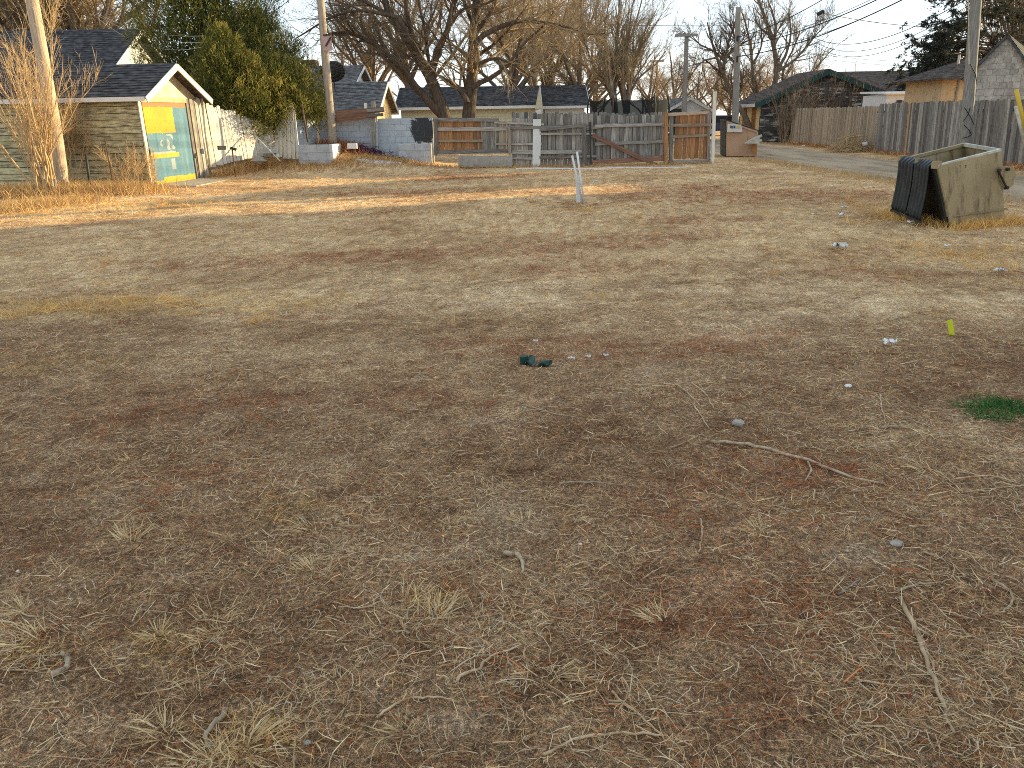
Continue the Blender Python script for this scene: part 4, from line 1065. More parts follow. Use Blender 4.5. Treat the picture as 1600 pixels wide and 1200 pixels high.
block_run((wc.x, 27.6, 0), (wr.x, 27.6, 0), zt - 1.8, zt, (0, -1, 0), m_blockpaint, bw)
sw = at(463, 215, 26.3)
block_run((wc.x - .02, 27.45, 0), (sw.x, 26.3, 0), zt - 1.6, zt + .01, tuple(V3(wc.x - sw.x + .0, 0, 0).normalized() * .99 + V3(0, -.06, 0)), m_block, bw)
board('pilaster', at(588, 232, 27.4), at(586, 170, 27.4), .13, .1, m_block, bw, side=V3(1, 0, 0))
lb = thing('block_step', (at(650, 235, 27.1).x, 27.1, 0), 'low pale block step against the wall below the black patch', 'step')
a_0, a_1 = at(623, 240, 27.0), at(674, 240, 27.0)
block_run((a_0.x, 27.0, 0), (a_1.x, 27.0, 0), .0, at(650, 225, 27.0).z, (0, -1, 0), m_block, lb, .55, .21, .3)
lp = thing('block_planter', (at(490, 240, 25.4).x, 25.4, .2), 'low pale block planter left of the leaning pole', 'planter')
a_0, a_1 = at(466, 240, 25.4), at(515, 240, 25.4); zt2 = at(490, 226, 25.4).z
block_run((a_0.x, 25.4, 0), (a_1.x, 25.4, 0), .0, zt2, (0, -1, 0), m_block, lp, .6, .24, .16)
block_run((a_1.x, 25.42, 0), (a_1.x + .12, 26.6, 0), .0, zt2 - .01, (1, 0, 0), m_white, lp, .6, .24, .16)

# ---- white board fence running on from the garage
wf = thing('white_fence', (-8.5, 25.2, 0), 'white board fence lit by the sun between garage and juniper', 'fence')
w0 = gar(FW + .12, -.05, 0); w1 = Vector((at(432, 250, 26.0).x, 26.0, 0)); dw = (w1 - w0); LWf = dw.length; dw.normalize()
x = 0.0
while x < LWf:
    ww = random.uniform(.10, .13); pp = w0 + dw * x; t = x / LWf
    top = 2.28 - .75 * t ** .8 + random.uniform(-.05, .05)
    board('picket', V3(pp.x, pp.y, float(hgt(pp.x, pp.y)) + .22 + random.uniform(0, .03)), V3(pp.x, pp.y, top) + dw * random.uniform(-.02, .02) - dw * .1, ww, .02, m_whitewood, wf, side=dw, ear=.03)
    x += ww + .014
for k in range(2):
    board('kickboard', w0 + V3(0, 0, .12) + dw * (k * LWf / 2), w0 + dw * ((k + 1) * LWf / 2 - .02) + V3(0, 0, .15), .26, .025, m_whitewood, wf, side=V3(0, 0, 1))
board('fence_rail', w0 + V3(-.06, .05, .6), w1 + V3(-.06, .05, .6), .09, .04, m_grey, wf, side=V3(0, 0, 1)); board('fence_rail', w0 + V3(-.06, .05, 1.4), w1 + V3(-.06, .05, 1.3), .09, .04, m_grey, wf, side=V3(0, 0, 1))
# leaning panel of white boards
lpn = thing('leaning_panel', (at(448, 247, 25.3).x, 25.3, .2), 'loose panel of white boards leaning at the block wall', 'fence panel')
for i in range(7):
    u0 = 424 + i * 6.8; ub = 438 + i * 4.6
    vt = [208, 190, 180, 172, 166, 164, 172][i]; vb = [222, 238, 246, 248, 248, 249, 248][i]
    u_t = [429, 434, 439, 444, 449, 455, 458][i]; u_b = [421, 431, 438, 445, 452, 459, 466][i]
    board('picket', at(u_b, vb, 25.7), at(u_t, vt, 26.1), .13, .02, m_whitewood, lpn, side=V3(.9, -.43, 0), jit=.006)
board('panel_rail', at(425, 215, 26.05), at(465, 218, 26.05), .08, .03, m_tanwood, lpn, side=V3(0, 0, 1))

# red boards on posts by the wall
rb_ = thing('board_barrier', (at(560, 200, 27.2).x, 27.2, .3), 'weathered red boards nailed across a post above the block wall', 'barrier')
board('red_board', at(524, 178, 27.25), at(600, 171, 27.25), .17, .03, m_redwood, rb_, side=V3(0, 0, 1)); board('red_board', at(524, 187, 27.22), at(586, 179, 27.22), .2, .03, m_redwood, rb_, side=V3(0, 0, 1))
board('grey_board', at(573, 173, 27.18), at(600, 170, 27.18), .1, .03, m_greydk, rb_, side=V3(0, 0, 1)); board('grey_board', at(573, 181, 27.18), at(599, 179, 27.18), .1, .03, m_greydk, rb_, side=V3(0, 0, 1))
board('barrier_post', at(584, 232, 27.3), at(583, 158, 27.3), .13, .1, m_grey, rb_, side=V3(1, 0, 0)); board('barrier_post', at(572, 178, 27.27), at(571, 161, 27.27), .1, .06, m_whitewood, rb_, side=V3(1, 0, 0))

#@@PART3

# ================================================================== trees
def tubes(P, R, s=3):
    n, k, _ = P.shape
    T = np.gradient(P, axis=1); T = unit(T)
    ref = unit(rng.normal(size=(n, 1, 3))) * np.ones((n, k, 1))
    A_ = unit(np.cross(T, ref)); B_ = np.cross(T, A_)
    q = np.arange(s) * 2 * PI / s
    V = P[:, :, None] + R[:, :, None, None] * (np.cos(q)[None, None, :, None] * A_[:, :, None] + np.sin(q)[None, None, :, None] * B_[:, :, None])
    base = (np.arange(n)[:, None, None] * k + np.arange(k - 1)[None, :, None]) * s
    i0 = np.arange(s)[None, None]; i1 = (np.arange(s)[None, None] + 1) % s
    F = np.stack([base + i0, base + i1, base + s + i1, base + s + i0], -1).reshape(-1, 4)
    return V.reshape(-1, 3), F

def polyline(pts, k):
    pts = np.array([tuple(p) for p in pts], float)
    d = np.concatenate([[0], np.cumsum(np.linalg.norm(np.diff(pts, axis=0), axis=1))]); d /= d[-1]
    # smooth by Catmull-Rom through the points
    t = np.linspace(0, 1, k); out = np.zeros((k, 3))
    for j, tt in enumerate(t):
        i = min(len(pts) - 2, max(0, np.searchsorted(d, tt, 'right') - 1)); f = (tt - d[i]) / max(1e-6, d[i + 1] - d[i])
        p0 = pts[max(i - 1, 0)]; p1 = pts[i]; p2 = pts[i + 1]; p3 = pts[min(i + 2, len(pts) - 1)]
        out[j] = .5 * ((2 * p1) + (-p0 + p2) * f + (2 * p0 - 5 * p1 + 4 * p2 - p3) * f * f + (-p0 + 3 * p1 - 3 * p2 + p3) * f ** 3)
    return out

def spawn(P, R, n, tr, lr, ang, up, k=4, rr=.55, wob=.18, rmin=.004, rmax=9):
    m, kk, _ = P.shape
    ln = np.linalg.norm(np.diff(P, axis=1), axis=2).sum(1)
    par = rng.choice(m, n, p=ln / ln.sum()); t = rng.uniform(tr[0], tr[1], n)
    f = t * (kk - 1); i = np.minimum(f.astype(int), kk - 2); fr_ = (f - i)[:, None]
    p = P[par, i] * (1 - fr_) + P[par, i + 1] * fr_; tan = unit(P[par, i + 1] - P[par, i])
    r = R[par, i] * (1 - fr_[:, 0]) + R[par, i + 1] * fr_[:, 0]
    pr = rng.normal(size=(n, 3)); pr = unit(pr - tan * (pr * tan).sum(1, keepdims=True))
    a = rng.uniform(ang[0], ang[1], n)[:, None]
    d = unit(np.cos(a) * tan + np.sin(a) * pr + np.array([0, 0, up]))
    L = rng.uniform(lr[0], lr[1], n) * (1.15 - .5 * t)
    Q = np.zeros((n, k, 3)); Q[:, 0] = p
    for j in range(1, k):
        Q[:, j] = Q[:, j - 1] + d * (L / (k - 1))[:, None]
        d = unit(d + rng.normal(0, wob, (n, 3)) + np.array([0, 0, up * .35]))
    r0 = np.clip(np.minimum(r * rr, L * .03), rmin, rmax)
    RR = r0[:, None] * np.linspace(1, .28, k)[None]
    return Q, RR

def merge(parts):
    V = []; F = []; n = 0
    for v, f in parts: V.append(v); F.append(f + n); n += len(v)
    return np.concatenate(V), np.concatenate(F)

def make_tree(name, label, base, limbs, levels, barkm, twigm, group=None, sides=10, cat='tree', kseg=12):
    """limbs: list of (points, r0, r1). levels: dicts for spawn()"""
    root = thing(name, base, label, cat, group)
    P = np.stack([polyline(l[0], kseg) for l in limbs])
    P[:, 1:-1] += rng.normal(0, .02, P[:, 1:-1].shape) * np.array([l[1] * 4 for l in limbs])[:, None, None]
    R = np.stack([l[1] + (l[2] - l[1]) * np.linspace(0, 1, kseg) ** .8 for l in limbs])
    V, F = tubes(P, R, sides)
    meshobj('trunk', fastmesh('trunk', V, [F], None, True), barkm, root)
    parts = []; cp, cr = P, R
    for i, lv in enumerate(levels):
        cp2, cr2 = spawn(cp, cr, **lv)
        parts.append(tubes(cp2, cr2, 5 if i == 0 else 3))
        if i == 0 and len(levels) > 1:      # next level grows from both limbs' tips and these branches
            cp, cr = cp2, cr2
        else: cp, cr = cp2, cr2
    V, F = merge(parts)
    meshobj('crown', fastmesh('crown', V, [F], None, True), twigm, root)
    return root

def sk(lst, Y): return [at(u, v, Y + (dy[0] if dy else 0)) for (u, v, *dy) in lst]

# ---- big forked tree behind the block wall
Y = 30.5
make_tree('bare_tree', 'large dark forked bare tree leaning over the block wall', (at(697, 185, Y).x, Y, 0), [
    (sk([(700, 230), (697, 185), (682, 150), (672, 118), (655, 92), (632, 55), (612, 25), (590, -30), (575, -80)], Y), .30, .07),
    (sk([(674, 130), (676, 105), (686, 75), (700, 45), (705, 20), (716, -15), (730, -60)], Y), .17, .05),
    (sk([(694, 182), (672, 160), (650, 138), (632, 112), (612, 92), (590, 72), (560, 56), (530, 50), (500, 62)], Y), .20, .03),
    (sk([(655, 92), (640, 40), (635, 0), (640, -50)], Y + .5), .13, .04),
    (sk([(640, 66), (625, 30), (600, 22), (560, 16), (525, 24), (495, 40), (462, 60)], Y - .6), .10, .02),
    (sk([(612, 25), (580, 8), (550, -5), (510, -20)], Y), .09, .02),
    (sk([(688, 165), (670, 95), (665, 50), (655, 5), (660, -40)], Y + 1.2), .10, .03),
    (sk([(700, 45), (722, 15), (760, 5), (800, -15)], Y), .08, .02),
    (sk([(655, 138), (625, 100), (600, 88), (575, 84)], Y - .5), .07, .02),
    (sk([(668, 105), (690, 80), (668, 40), (650, 20)], Y - .4), .06, .02)],
    [dict(n=130, tr=(.3, 1), lr=(.9, 2.6), ang=(.4, 1.1), up=.12, k=6), dict(n=750, tr=(.15, 1), lr=(.4, 1.3), ang=(.4, 1.1), up=.05, k=5, rmin=.006), dict(n=2800, tr=(.15, 1), lr=(.15, .7), ang=(.3, 1.0), up=.02, k=3, rmin=.0045)], m_barkdark, m_twigdark)
# ---- straight tree beside it with drooping limbs
Y = 31.0
make_tree('bare_tree', 'thick straight bare tree with arching limbs behind the plank fence', (at(733, 185, Y).x, Y, 0), [
    (sk([(732, 230), (733, 182), (737, 140), (739, 100), (738, 60), (743, 20), (748, -40), (752, -100)], Y), .30, .10),
    (sk([(729, 160), (722, 145), (712, 133), (700, 127), (690, 124)], Y - .3), .13, .05),
    (sk([(738, 138), (752, 128), (775, 117), (790, 105), (805, 85), (825, 62), (852, 38), (870, 10)], Y - .3), .11, .02),
    (sk([(741, 70), (755, 55), (780, 42), (815, 33), (850, 35), (885, 42), (915, 53), (945, 52)], Y - .5), .12, .02),
    (sk([(741, 105), (760, 94), (780, 92), (800, 100), (818, 112), (835, 122)], Y - .6), .08, .02),
    (sk([(738, 60), (760, 30), (775, 0), (785, -50)], Y), .11, .03), (sk([(740, 40), (725, 0), (715, -50)], Y + .5), .1, .03),
    (sk([(731, 150), (720, 105), (705, 80), (700, 50)], Y + .8), .08, .02), (sk([(741, 90), (770, 70), (800, 40), (830, 0)], Y + .8), .09, .02)],
    [dict(n=120, tr=(.3, 1), lr=(.9, 2.8), ang=(.4, 1.2), up=.1, k=6), dict(n=1000, tr=(.15, 1), lr=(.4, 1.3), ang=(.4, 1.1), up=-.02, k=5, rmin=.006), dict(n=3600, tr=(.15, 1), lr=(.15, .7), ang=(.3, 1.0), up=-.03, k=3, rmin=.0045)], m_barkdark, m_twiggold)

# ---- vase shaped tree by the trampoline
Y = 36.0
limbs = []
for (u0, v0, pts, r) in [(962, 195, [(958, 150), (945, 110), (935, 70), (930, 20)], .14), (962, 195, [(960, 150), (962, 100), (965, 50), (968, 0)], .15), (962, 190, [(950, 140), (920, 110), (895, 90)], .09), (980, 195, [(980, 150), (990, 110), (1000, 70), (1015, 30)], .14),
                         (980, 195, [(976, 150), (972, 110), (980, 60), (990, 0)], .14), (981, 190, [(985, 148), (1000, 120), (1025, 100), (1040, 80)], .08), (980, 195, [(970, 140), (955, 100), (945, 60), (950, 10)], .1), (981, 190, [(983, 148), (990, 100), (1010, 60), (1030, 30)], .08), (962, 190, [(955, 140), (930, 110), (915, 70), (905, 40)], .09)]:
    limbs.append((sk([(u0, v0)] + pts, Y + random.uniform(-.8, .8)), r, .02))
make_tree('bare_tree', 'vase shaped bare tree fanning up behind the trampoline', (at(972, 190, Y).x, Y, 0), limbs,
          [dict(n=150, tr=(.25, 1), lr=(.8, 2.4), ang=(.2, .6), up=.35, k=5), dict(n=1100, tr=(.1, 1), lr=(.4, 1.3), ang=(.25, .7), up=.25, k=4, rmin=.006), dict(n=4500, tr=(.1, 1), lr=(.2, .8), ang=(.2, .7), up=.15, k=3, rmin=.005)], m_bark, m_twiggold)

# ---- trees by the alley on the right
Y = 47.0
make_tree('bare_tree', 'crooked bare tree with a few brown leaves left of the tall pole', (at(1163, 190, Y).x, Y, 0), [
    (sk([(1172, 210), (1166, 185), (1150, 160), (1138, 140), (1130, 115), (1134, 90), (1140, 60), (1150, 30)], Y), .19, .04),
    (sk([(1130, 115), (1120, 90), (1112, 65), (1105, 35)], Y), .11, .03), (sk([(1136, 98), (1115, 80), (1095, 70), (1080, 55)], Y), .09, .02), (sk([(1148, 158), (1160, 125), (1150, 100), (1135, 85)], Y + .5), .09, .03), (sk([(1120, 90), (1100, 95), (1085, 110), (1075, 125)], Y), .06, .02), (sk([(1134, 90), (1150, 70), (1142, 40), (1140, 10)], Y), .08, .02)],
    [dict(n=110, tr=(.2, 1), lr=(.7, 2.2), ang=(.4, 1.1), up=.2, k=5), dict(n=800, tr=(.1, 1), lr=(.3, 1.2), ang=(.4, 1.0), up=.12, k=4, rmin=.008), dict(n=3000, tr=(.1, 1), lr=(.2, .7), ang=(.3, .9), up=.1, k=3, rmin=.007)], m_bark, m_twigred)
Y = 52.0
make_tree('bare_tree', 'tall pale limbed bare tree above the tar paper roof', (at(1210, 150, Y).x, Y, 0), [
    (sk([(1212, 200), (1208, 150), (1214, 110), (1210, 80), (1204, 50), (1192, 20), (1180, -20)], Y), .24, .06),
    (sk([(1183, 200), (1184, 150), (1176, 115), (1174, 80), (1168, 50), (1160, 20)], Y), .16, .04),
    (sk([(1213, 112), (1228, 85), (1235, 55), (1233, 20)], Y), .12, .03), (sk([(1214, 112), (1240, 95), (1258, 75), (1275, 55), (1290, 40)], Y), .11, .02), (sk([(1208, 70), (1212, 40), (1200, 0)], Y), .11, .03),
    (sk([(1224, 150), (1224, 110), (1238, 80), (1250, 50)], Y + 1), .1, .03), (sk([(1176, 100), (1190, 70), (1186, 30)], Y), .08, .02), (sk([(1256, 180), (1258, 140), (1268, 115), (1285, 95), (1296, 82)], Y), .09, .02), (sk([(1204, 55), (1185, 40), (1176, 10)], Y), .09, .02)],
    [dict(n=140, tr=(.2, 1), lr=(.8, 2.4), ang=(.4, 1.0), up=.25, k=5), dict(n=1000, tr=(.1, 1), lr=(.4, 1.2), ang=(.4, 1.0), up=.2, k=4, rmin=.009), dict(n=2600, tr=(.1, 1), lr=(.25, .8), ang=(.3, .9), up=.2, k=3, rmin=.008)], m_bark, m_twig)

# ---- background belt of bare trees: a few grown once, then copied
def generic(name, label, base, h, spread, gold=True, n3=3200):
    bx, by = base; limbs = [([(bx, by, 0), (bx + random.uniform(-.2, .2), by, h * .2), (bx + random.uniform(-.4, .4), by, h * .42), (bx + random.uniform(-.6, .6), by, h * .9)], h * .028, h * .006)]
    for i in range(9):
        a = 2 * PI * i / 9 + random.uniform(-.3, .3); z0 = h * random.uniform(.14, .45); s = spread * random.uniform(.6, 1.0)
        limbs.append(([(bx, by, z0), (bx + math.cos(a) * s * .35, by + math.sin(a) * s * .35, z0 + h * .14), (bx + math.cos(a) * s * .75, by + math.sin(a) * s * .75, z0 + h * random.uniform(.25, .35)), (bx + math.cos(a) * s, by + math.sin(a) * s, min(h, z0 + h * random.uniform(.35, .6)))], h * .013, h * .003))
    return make_tree(name, label, (bx, by, 0), limbs, [dict(n=150, tr=(.2, 1), lr=(h * .09, h * .26), ang=(.4, 1.1), up=.15, k=5), dict(n=900, tr=(.1, 1), lr=(h * .04, h * .14), ang=(.4, 1.1), up=.05, k=4, rmin=.008), dict(n=n3, tr=(.1, 1), lr=(h * .02, h * .08), ang=(.3, 1.1), up=.02, k=3, rmin=.008)], m_bark, m_twiggold if gold else m_twig, None, 8)
def copy_tree(root, loc, rz, sc, label, group=None, twig=None):
    r = root.copy(); COL.objects.link(r); r.location = loc; r.rotation_euler = (0, 0, rz); r.scale = (sc, sc, sc); r['label'] = label
    if group: r['group'] = group
    for ch in root.children:
        c = ch.copy(); COL.objects.link(c); c.parent = r
    return r
GRP = 'bare trees in the golden belt beyond the back fences'
def spot(u, Y): q = at(u, 185, Y); return (q.x, Y)
trees = []
b0 = spot(640, 50); T1 = generic('bare_tree', 'golden bare tree behind the long garage roof', b0, 12.5, 5.0)
b1 = spot(800, 47); T2 = generic('bare_tree', 'broad golden bare tree above the right end of the long garage', b1, 10.5, 5.2, True, 4000)
b2 = spot(1052, 66); T3 = generic('bare_tree', 'slender bare tree beyond the distant white garage', b2, 7.0, 3.2, True, 2600)
trees = [T1, T2, T3]
for i, (u, Y, k, rz, sc, lab) in enumerate([
        (585, 52, 0, 1.0, .85, 'golden bare tree above the yellow gabled house'), (860, 52, 0, 4.2, .95, 'golden bare tree above the small white garage'), (905, 50, 1, 5.0, .9, 'golden bushy tree left of the vase shaped tree'), (930, 60, 2, .6, 1.2, 'far golden tree behind the vase shaped tree'), (835, 64, 1, 2.6, 1.4, 'tallest far golden tree above the joint of the two charcoal roofs'), (540, 62, 0, 5.5, .62, 'far bare tree above the satellite dish'),
        (1012, 60, 2, 2.2, .9, 'thin bare tree above the trampoline net beside the vase shaped tree'), (1112, 70, 2, 3.4, .9, 'bare tree beyond the pale gate post'), (1160, 74, 2, 4.4, .9, 'far bare tree behind the tall dark pole'), (1235, 72, 2, 5.2, 1.0, 'far bare tree over the tar paper roof'), (1088, 64, 1, 1.2, .5, 'low bushy bare tree behind the crossarm pole'), (1140, 64, 1, 2.2, .55, 'low bushy bare tree behind the brown dumpster'), (1195, 78, 1, 3.2, .62, 'low bushy bare tree left of the tar paper gable'),
        (20, 42, 0, .7, 1.0, 'bare tree above the white house roof left of the big leaning pole'), (65, 40, 0, 2.7, 1.1, 'bare tree right above the roof vent of the white house'), (105, 46, 1, 4.0, 1.1, 'crooked bare tree above the middle of the white house roof'), (145, 41, 0, 1.9, 1.15, 'bare tree rising over the ridge beside the juniper'), (165, 52, 1, 5.4, 1.2, 'far bare tree between the white house ridge and the juniper'),
        (1592, 64, 1, 3.3, 1.2, 'russet bare tree above the shingled shed roof')]):
    src = trees[k]; x_, y_ = spot(u, Y)
    copy_tree(src, (x_, y_, 0), rz, sc, lab or 'golden bare tree in the belt behind the back roofs', GRP if lab is None else None)

# ---- juniper and spruce
def leafmass(P, D, L, Wd, cols, bag_):
    bend = rng.normal(0, .18, P.shape)
    bag_.add(*blades(P, D, L, Wd, bend, cols, .3))
def build_leaf_tree(name, label, base, mesh_leaf, trunk_pts, r, cat='tree', tw=None):
    root = thing(name, base, label, cat)
    P = polyline(trunk_pts, 10)[None]; R = np.linspace(r, r * .25, 10)[None]
    V, F = tubes(P, R, 10); meshobj('trunk', fastmesh('trunk', V, [F], None, True), m_bark, root)
    if tw is not None:
        V, F = merge(tw); meshobj('branches', fastmesh('branches', V, [F], None, True), m_bark, root)
    meshobj('crown', mesh_leaf, m_leaf, root)
    return root
m_leaf = M_attr('evergreen_sprays', .8, .35)
jb = Bag()
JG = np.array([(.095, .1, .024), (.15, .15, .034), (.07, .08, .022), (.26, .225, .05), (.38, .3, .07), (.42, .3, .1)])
plumes = []
def juniper_lobe(cx, cy, z0, z1, R, n, k):
    """n upright plumes on an egg shaped envelope, each carrying k sprays"""
    t = rng.random(n) ** .8; z = z0 + (z1 - z0) * t
    env = R * np.clip(np.sin(PI * np.clip(.16 + .84 * (t * .94 + .05), 0, 1)) ** .62, .06, 1)
    a = rng.uniform(0, 2 * PI, n); rad = env * (.50 + .55 * rng.random(n) ** .5) * (.78 + .45 * fbm(a * 2.2 + cx, z * .9, 61))
    tip = np.stack([cx + np.cos(a) * rad, cy + np.sin(a) * rad, z], 1)
    out = np.stack([np.cos(a), np.sin(a), np.zeros(n)], 1)
    ax = unit(out * rng.uniform(.2, .7, (n, 1)) + np.array([0, 0, 1.0]) + rng.normal(0, .2, (n, 3)))
    hang = z < z0 + .25 * (z1 - z0); ax[hang] = unit(out[hang] * .8 + np.array([0, 0, .15]) + rng.normal(0, .25, (hang.sum(), 3)))
    ln = rng.uniform(.45, 1.15, n); plumes.append((tip - ax * ln[:, None] * 1.0 - out * .5, tip))
    s = rng.random((n, k)); s = s ** .8
    P = tip[:, None] - ax[:, None] * (ln[:, None] * (1 - s))[..., None]
    P = P + rng.normal(0, 1, (n, k, 3)) * (.17 * (1.05 - s) + .03)[..., None]
    D = unit(ax[:, None] + rng.normal(0, .5, (n, k, 3)))
    tone = rng.random(n)
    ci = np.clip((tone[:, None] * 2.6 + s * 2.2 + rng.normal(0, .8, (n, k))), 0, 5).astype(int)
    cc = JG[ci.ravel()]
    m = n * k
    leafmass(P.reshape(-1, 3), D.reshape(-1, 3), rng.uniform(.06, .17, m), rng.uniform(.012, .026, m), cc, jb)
jc = at(338, 200, 28.6); jc2 = at(408, 200, 28.2)
juniper_lobe(jc.x, 28.6, 1.0, 9.5, 2.45, 1100, 40)
juniper_lobe(jc2.x, 28.2, .95, 5.2, 2.3, 620, 48)
juniper_lobe(at(360, 200, 25.4).x, 25.5, 1.6, 4.4, 1.0, 260, 50)
juniper_lobe(at(393, 200, 25.6).x, 25.7, 1.3, 3.7, .95, 260, 50)
juniper_lobe(at(425, 200, 26.2).x, 26.4, 1.5, 3.7, 1.0, 240, 50)
juniper_lobe(at(462, 200, 26.8).x, 27.0, 1.5, 3.6, 1.1, 170, 70)
juniper_lobe(at(340, 100, 28.4).x, 28.4, 3.0, 9.2, 2.4, 620, 38)
# the inside of the crown is filled with sparse dark sprays
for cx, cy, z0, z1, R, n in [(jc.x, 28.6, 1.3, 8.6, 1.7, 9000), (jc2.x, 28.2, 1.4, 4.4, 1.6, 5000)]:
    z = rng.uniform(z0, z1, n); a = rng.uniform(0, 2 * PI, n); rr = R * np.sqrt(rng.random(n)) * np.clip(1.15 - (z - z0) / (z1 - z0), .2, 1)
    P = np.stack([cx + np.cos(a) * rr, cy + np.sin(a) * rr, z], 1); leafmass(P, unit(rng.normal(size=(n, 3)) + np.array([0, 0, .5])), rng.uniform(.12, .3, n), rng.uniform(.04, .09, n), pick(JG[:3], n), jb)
tw = []
for p0, p1 in plumes[:2]:
    q = np.stack([p0, (p0 + p1) / 2 + rng.normal(0, .05, p0.shape), p1], 1)[::2]; tw.append(tubes(q, np.tile(np.array([.02, .012, .005]), (len(q), 1)), 3))
build_leaf_tree('juniper_tree', 'big shaggy olive green juniper overhanging the white fence', (jc.x, 28.6, 0), jb.mesh('crown'), [(jc.x, 28.6, 0), (jc.x + .1, 28.6, 2), (jc.x, 28.5, 5), (jc.x, 28.6, 9)], .25, 'tree', tw)

def spruce(name, label, base, h, R, z0, cols, seed, nb=120, per=260, droop=.25):
    bg = Bag(); bx, by = base; tw = []
    z = z0 + (h - z0) * rng.random(nb) ** 1.15; a = rng.uniform(0, 2 * PI, nb)
    L = R * (1 - (z - z0) / (h - z0)) ** .75 * rng.uniform(.55, 1.1, nb) + .15
    k = 6; t = np.linspace(0, 1, k)
    P = np.zeros((nb, k, 3)); P[:, :, 0] = bx + np.cos(a)[:, None] * L[:, None] * t; P[:, :, 1] = by + np.sin(a)[:, None] * L[:, None] * t
    P[:, :, 2] = z[:, None] + L[:, None] * (-droop * t + droop * .9 * t ** 2.2) ; P[:, 1:] += rng.normal(0, .05, (nb, k - 1, 3))
    Rr = np.clip(.012 * L[:, None] * (1.1 - t), .006, .06); tw.append(tubes(P, Rr, 4))
    P2, R2 = spawn(P, Rr, nb * 7, (.2, 1), (.25, .8), (.5, 1.1), -.12, k=4, rmin=.005); tw.append(tubes(P2, R2, 3))
    m2 = len(P2); n = m2 * (per // 7)
    par = rng.integers(0, m2, n); f = rng.random(n) * 2.999; i = f.astype(int); ff = (f - i)[:, None]
    p = P2[par, i] * (1 - ff) + P2[par, i + 1] * ff + rng.normal(0, .035, (n, 3)); tn = unit(P2[par, 3] - P2[par, 0])
    D = unit(tn + rng.normal(0, .6, (n, 3)) - np.array([0, 0, .12]))
    leafmass(p, D, rng.uniform(.09, .22, n), rng.uniform(.026, .058, n), pick(cols, n), bg)
    build_leaf_tree(name, label, (bx, by, 0), bg.mesh('crown'), [(bx, by, 0), (bx + .1, by, h * .4), (bx, by, h)], h * .022, 'tree', tw)
SP = np.array([(.022, .03, .022), (.03, .04, .03), (.04, .048, .04), (.05, .052, .042), (.09, .06, .035)])
spruce('spruce_tree', 'dark spruce with ragged open branches behind the tan shed', spot(1500, 44), 12.5, 4.6, 1.4, SP, 1, 230, 230)
spruce('spruce_tree', 'low dark evergreen beside the spruce above the white shed', spot(1450, 41), 5.2, 2.3, 1.0, SP, 2, 130, 200)
# brown leaved tree right of the pole
ob = Bag(); bx, by = spot(1580, 56); nb = 26000
OB = np.array([(.17, .09, .04), (.22, .12, .055), (.12, .07, .035), (.27, .16, .08), (.09, .07, .045)])
cl = np.stack([bx + rng.normal(0, 2.2, 150), by + rng.normal(0, 1.8, 150), rng.uniform(4.8, 14, 150)], 1); ci = rng.integers(0, 150, nb)
P = cl[ci] + rng.normal(0, .5, (nb, 3)); leafmass(P, unit(rng.normal(size=(nb, 3))), rng.uniform(.07, .16, nb), rng.uniform(.03, .07, nb), pick(OB, nb), ob)
q = np.stack([np.tile(np.array([bx, by, 3.2]), (150, 1)) + rng.normal(0, .15, (150, 3)), cl * .55 + np.array([bx, by, 4]) * .45, cl], 1)
build_leaf_tree('oak_tree', 'tree with russet dead leaves right of the thick pole', (bx, by, 0), ob.mesh('crown'), [(bx, by, 0), (bx - .1, by, 2), (bx, by, 5), (bx + .2, by, 8)], .22, 'tree', [tubes(q, np.tile(np.array([.05, .035, .012]), (150, 1)), 4)])

# ---- shrubs and thickets
def shrub(name, label, base, n, h, sp, mat, lv, cat='shrub', r0=.02, jit=.25, lean=(0, 0)):
    bx, by, bz = base; limbs = []
    for i in range(n):
        a = random.uniform(0, 2 * PI); s = sp * random.uniform(.2, 1); hh = h * random.uniform(.6, 1.05); x0 = bx + random.uniform(-jit, jit); y0 = by + random.uniform(-jit, jit)
        dx_, dy_ = math.cos(a) * s + lean[0], math.sin(a) * s * .7 + lean[1]
        limbs.append(([(x0, y0, bz - .05), (x0 + dx_ * .25, y0 + dy_ * .25, bz + hh * .35), (x0 + dx_ * .6, y0 + dy_ * .6, bz + hh * .7), (x0 + dx_, y0 + dy_, bz + hh)], r0 * random.uniform(.6, 1.1), .004))
    root = thing(name, base, label, cat); P = np.stack([polyline(l[0], 8) for l in limbs]); P[:, 1:] += rng.normal(0, .025, P[:, 1:].shape); R = np.stack([np.linspace(l[1], l[2], 8) for l in limbs])
    V, F = tubes(P, R, 5); meshobj('stems', fastmesh('stems', V, [F], None, True), mat, root)
    parts = []; cp, cr = P, R
    for l in lv: cp, cr = spawn(cp, cr, **l); parts.append(tubes(cp, cr, 3))
    V, F = merge(parts); meshobj('twigs', fastmesh('twigs', V, [F], None, True), mat, root)
p = G(74, 308); shrub('shrub', 'tall bare shrub with spreading pale stems before the olive siding', (p[0], p[1], 0), 22, 3.7, 1.7, m_shrub, [dict(n=150, tr=(.2, 1), lr=(.5, 1.4), ang=(.2, .7), up=.35, k=5), dict(n=700, tr=(.1, 1), lr=(.2, .8), ang=(.25, .8), up=.2, k=4, rmin=.0035), dict(n=900, tr=(.1, 1), lr=(.1, .4), ang=(.25, .8), up=.2, k=3, rmin=.003)], r0=.03)
p = G(112, 296); shrub('shrub', 'dense golden twiggy shrub at the foot of the leaning pole', (p[0], p[1], 0), 22, 2.5, .9, m_shrub, [dict(n=260, tr=(.3, 1), lr=(.4, 1.0), ang=(.2, .8), up=.3, k=5), dict(n=1500, tr=(.1, 1), lr=(.15, .6), ang=(.25, .9), up=.2, k=4, rmin=.0035), dict(n=1600, tr=(.1, 1), lr=(.1, .3), ang=(.25, .9), up=.2, k=3, rmin=.003)], r0=.016)
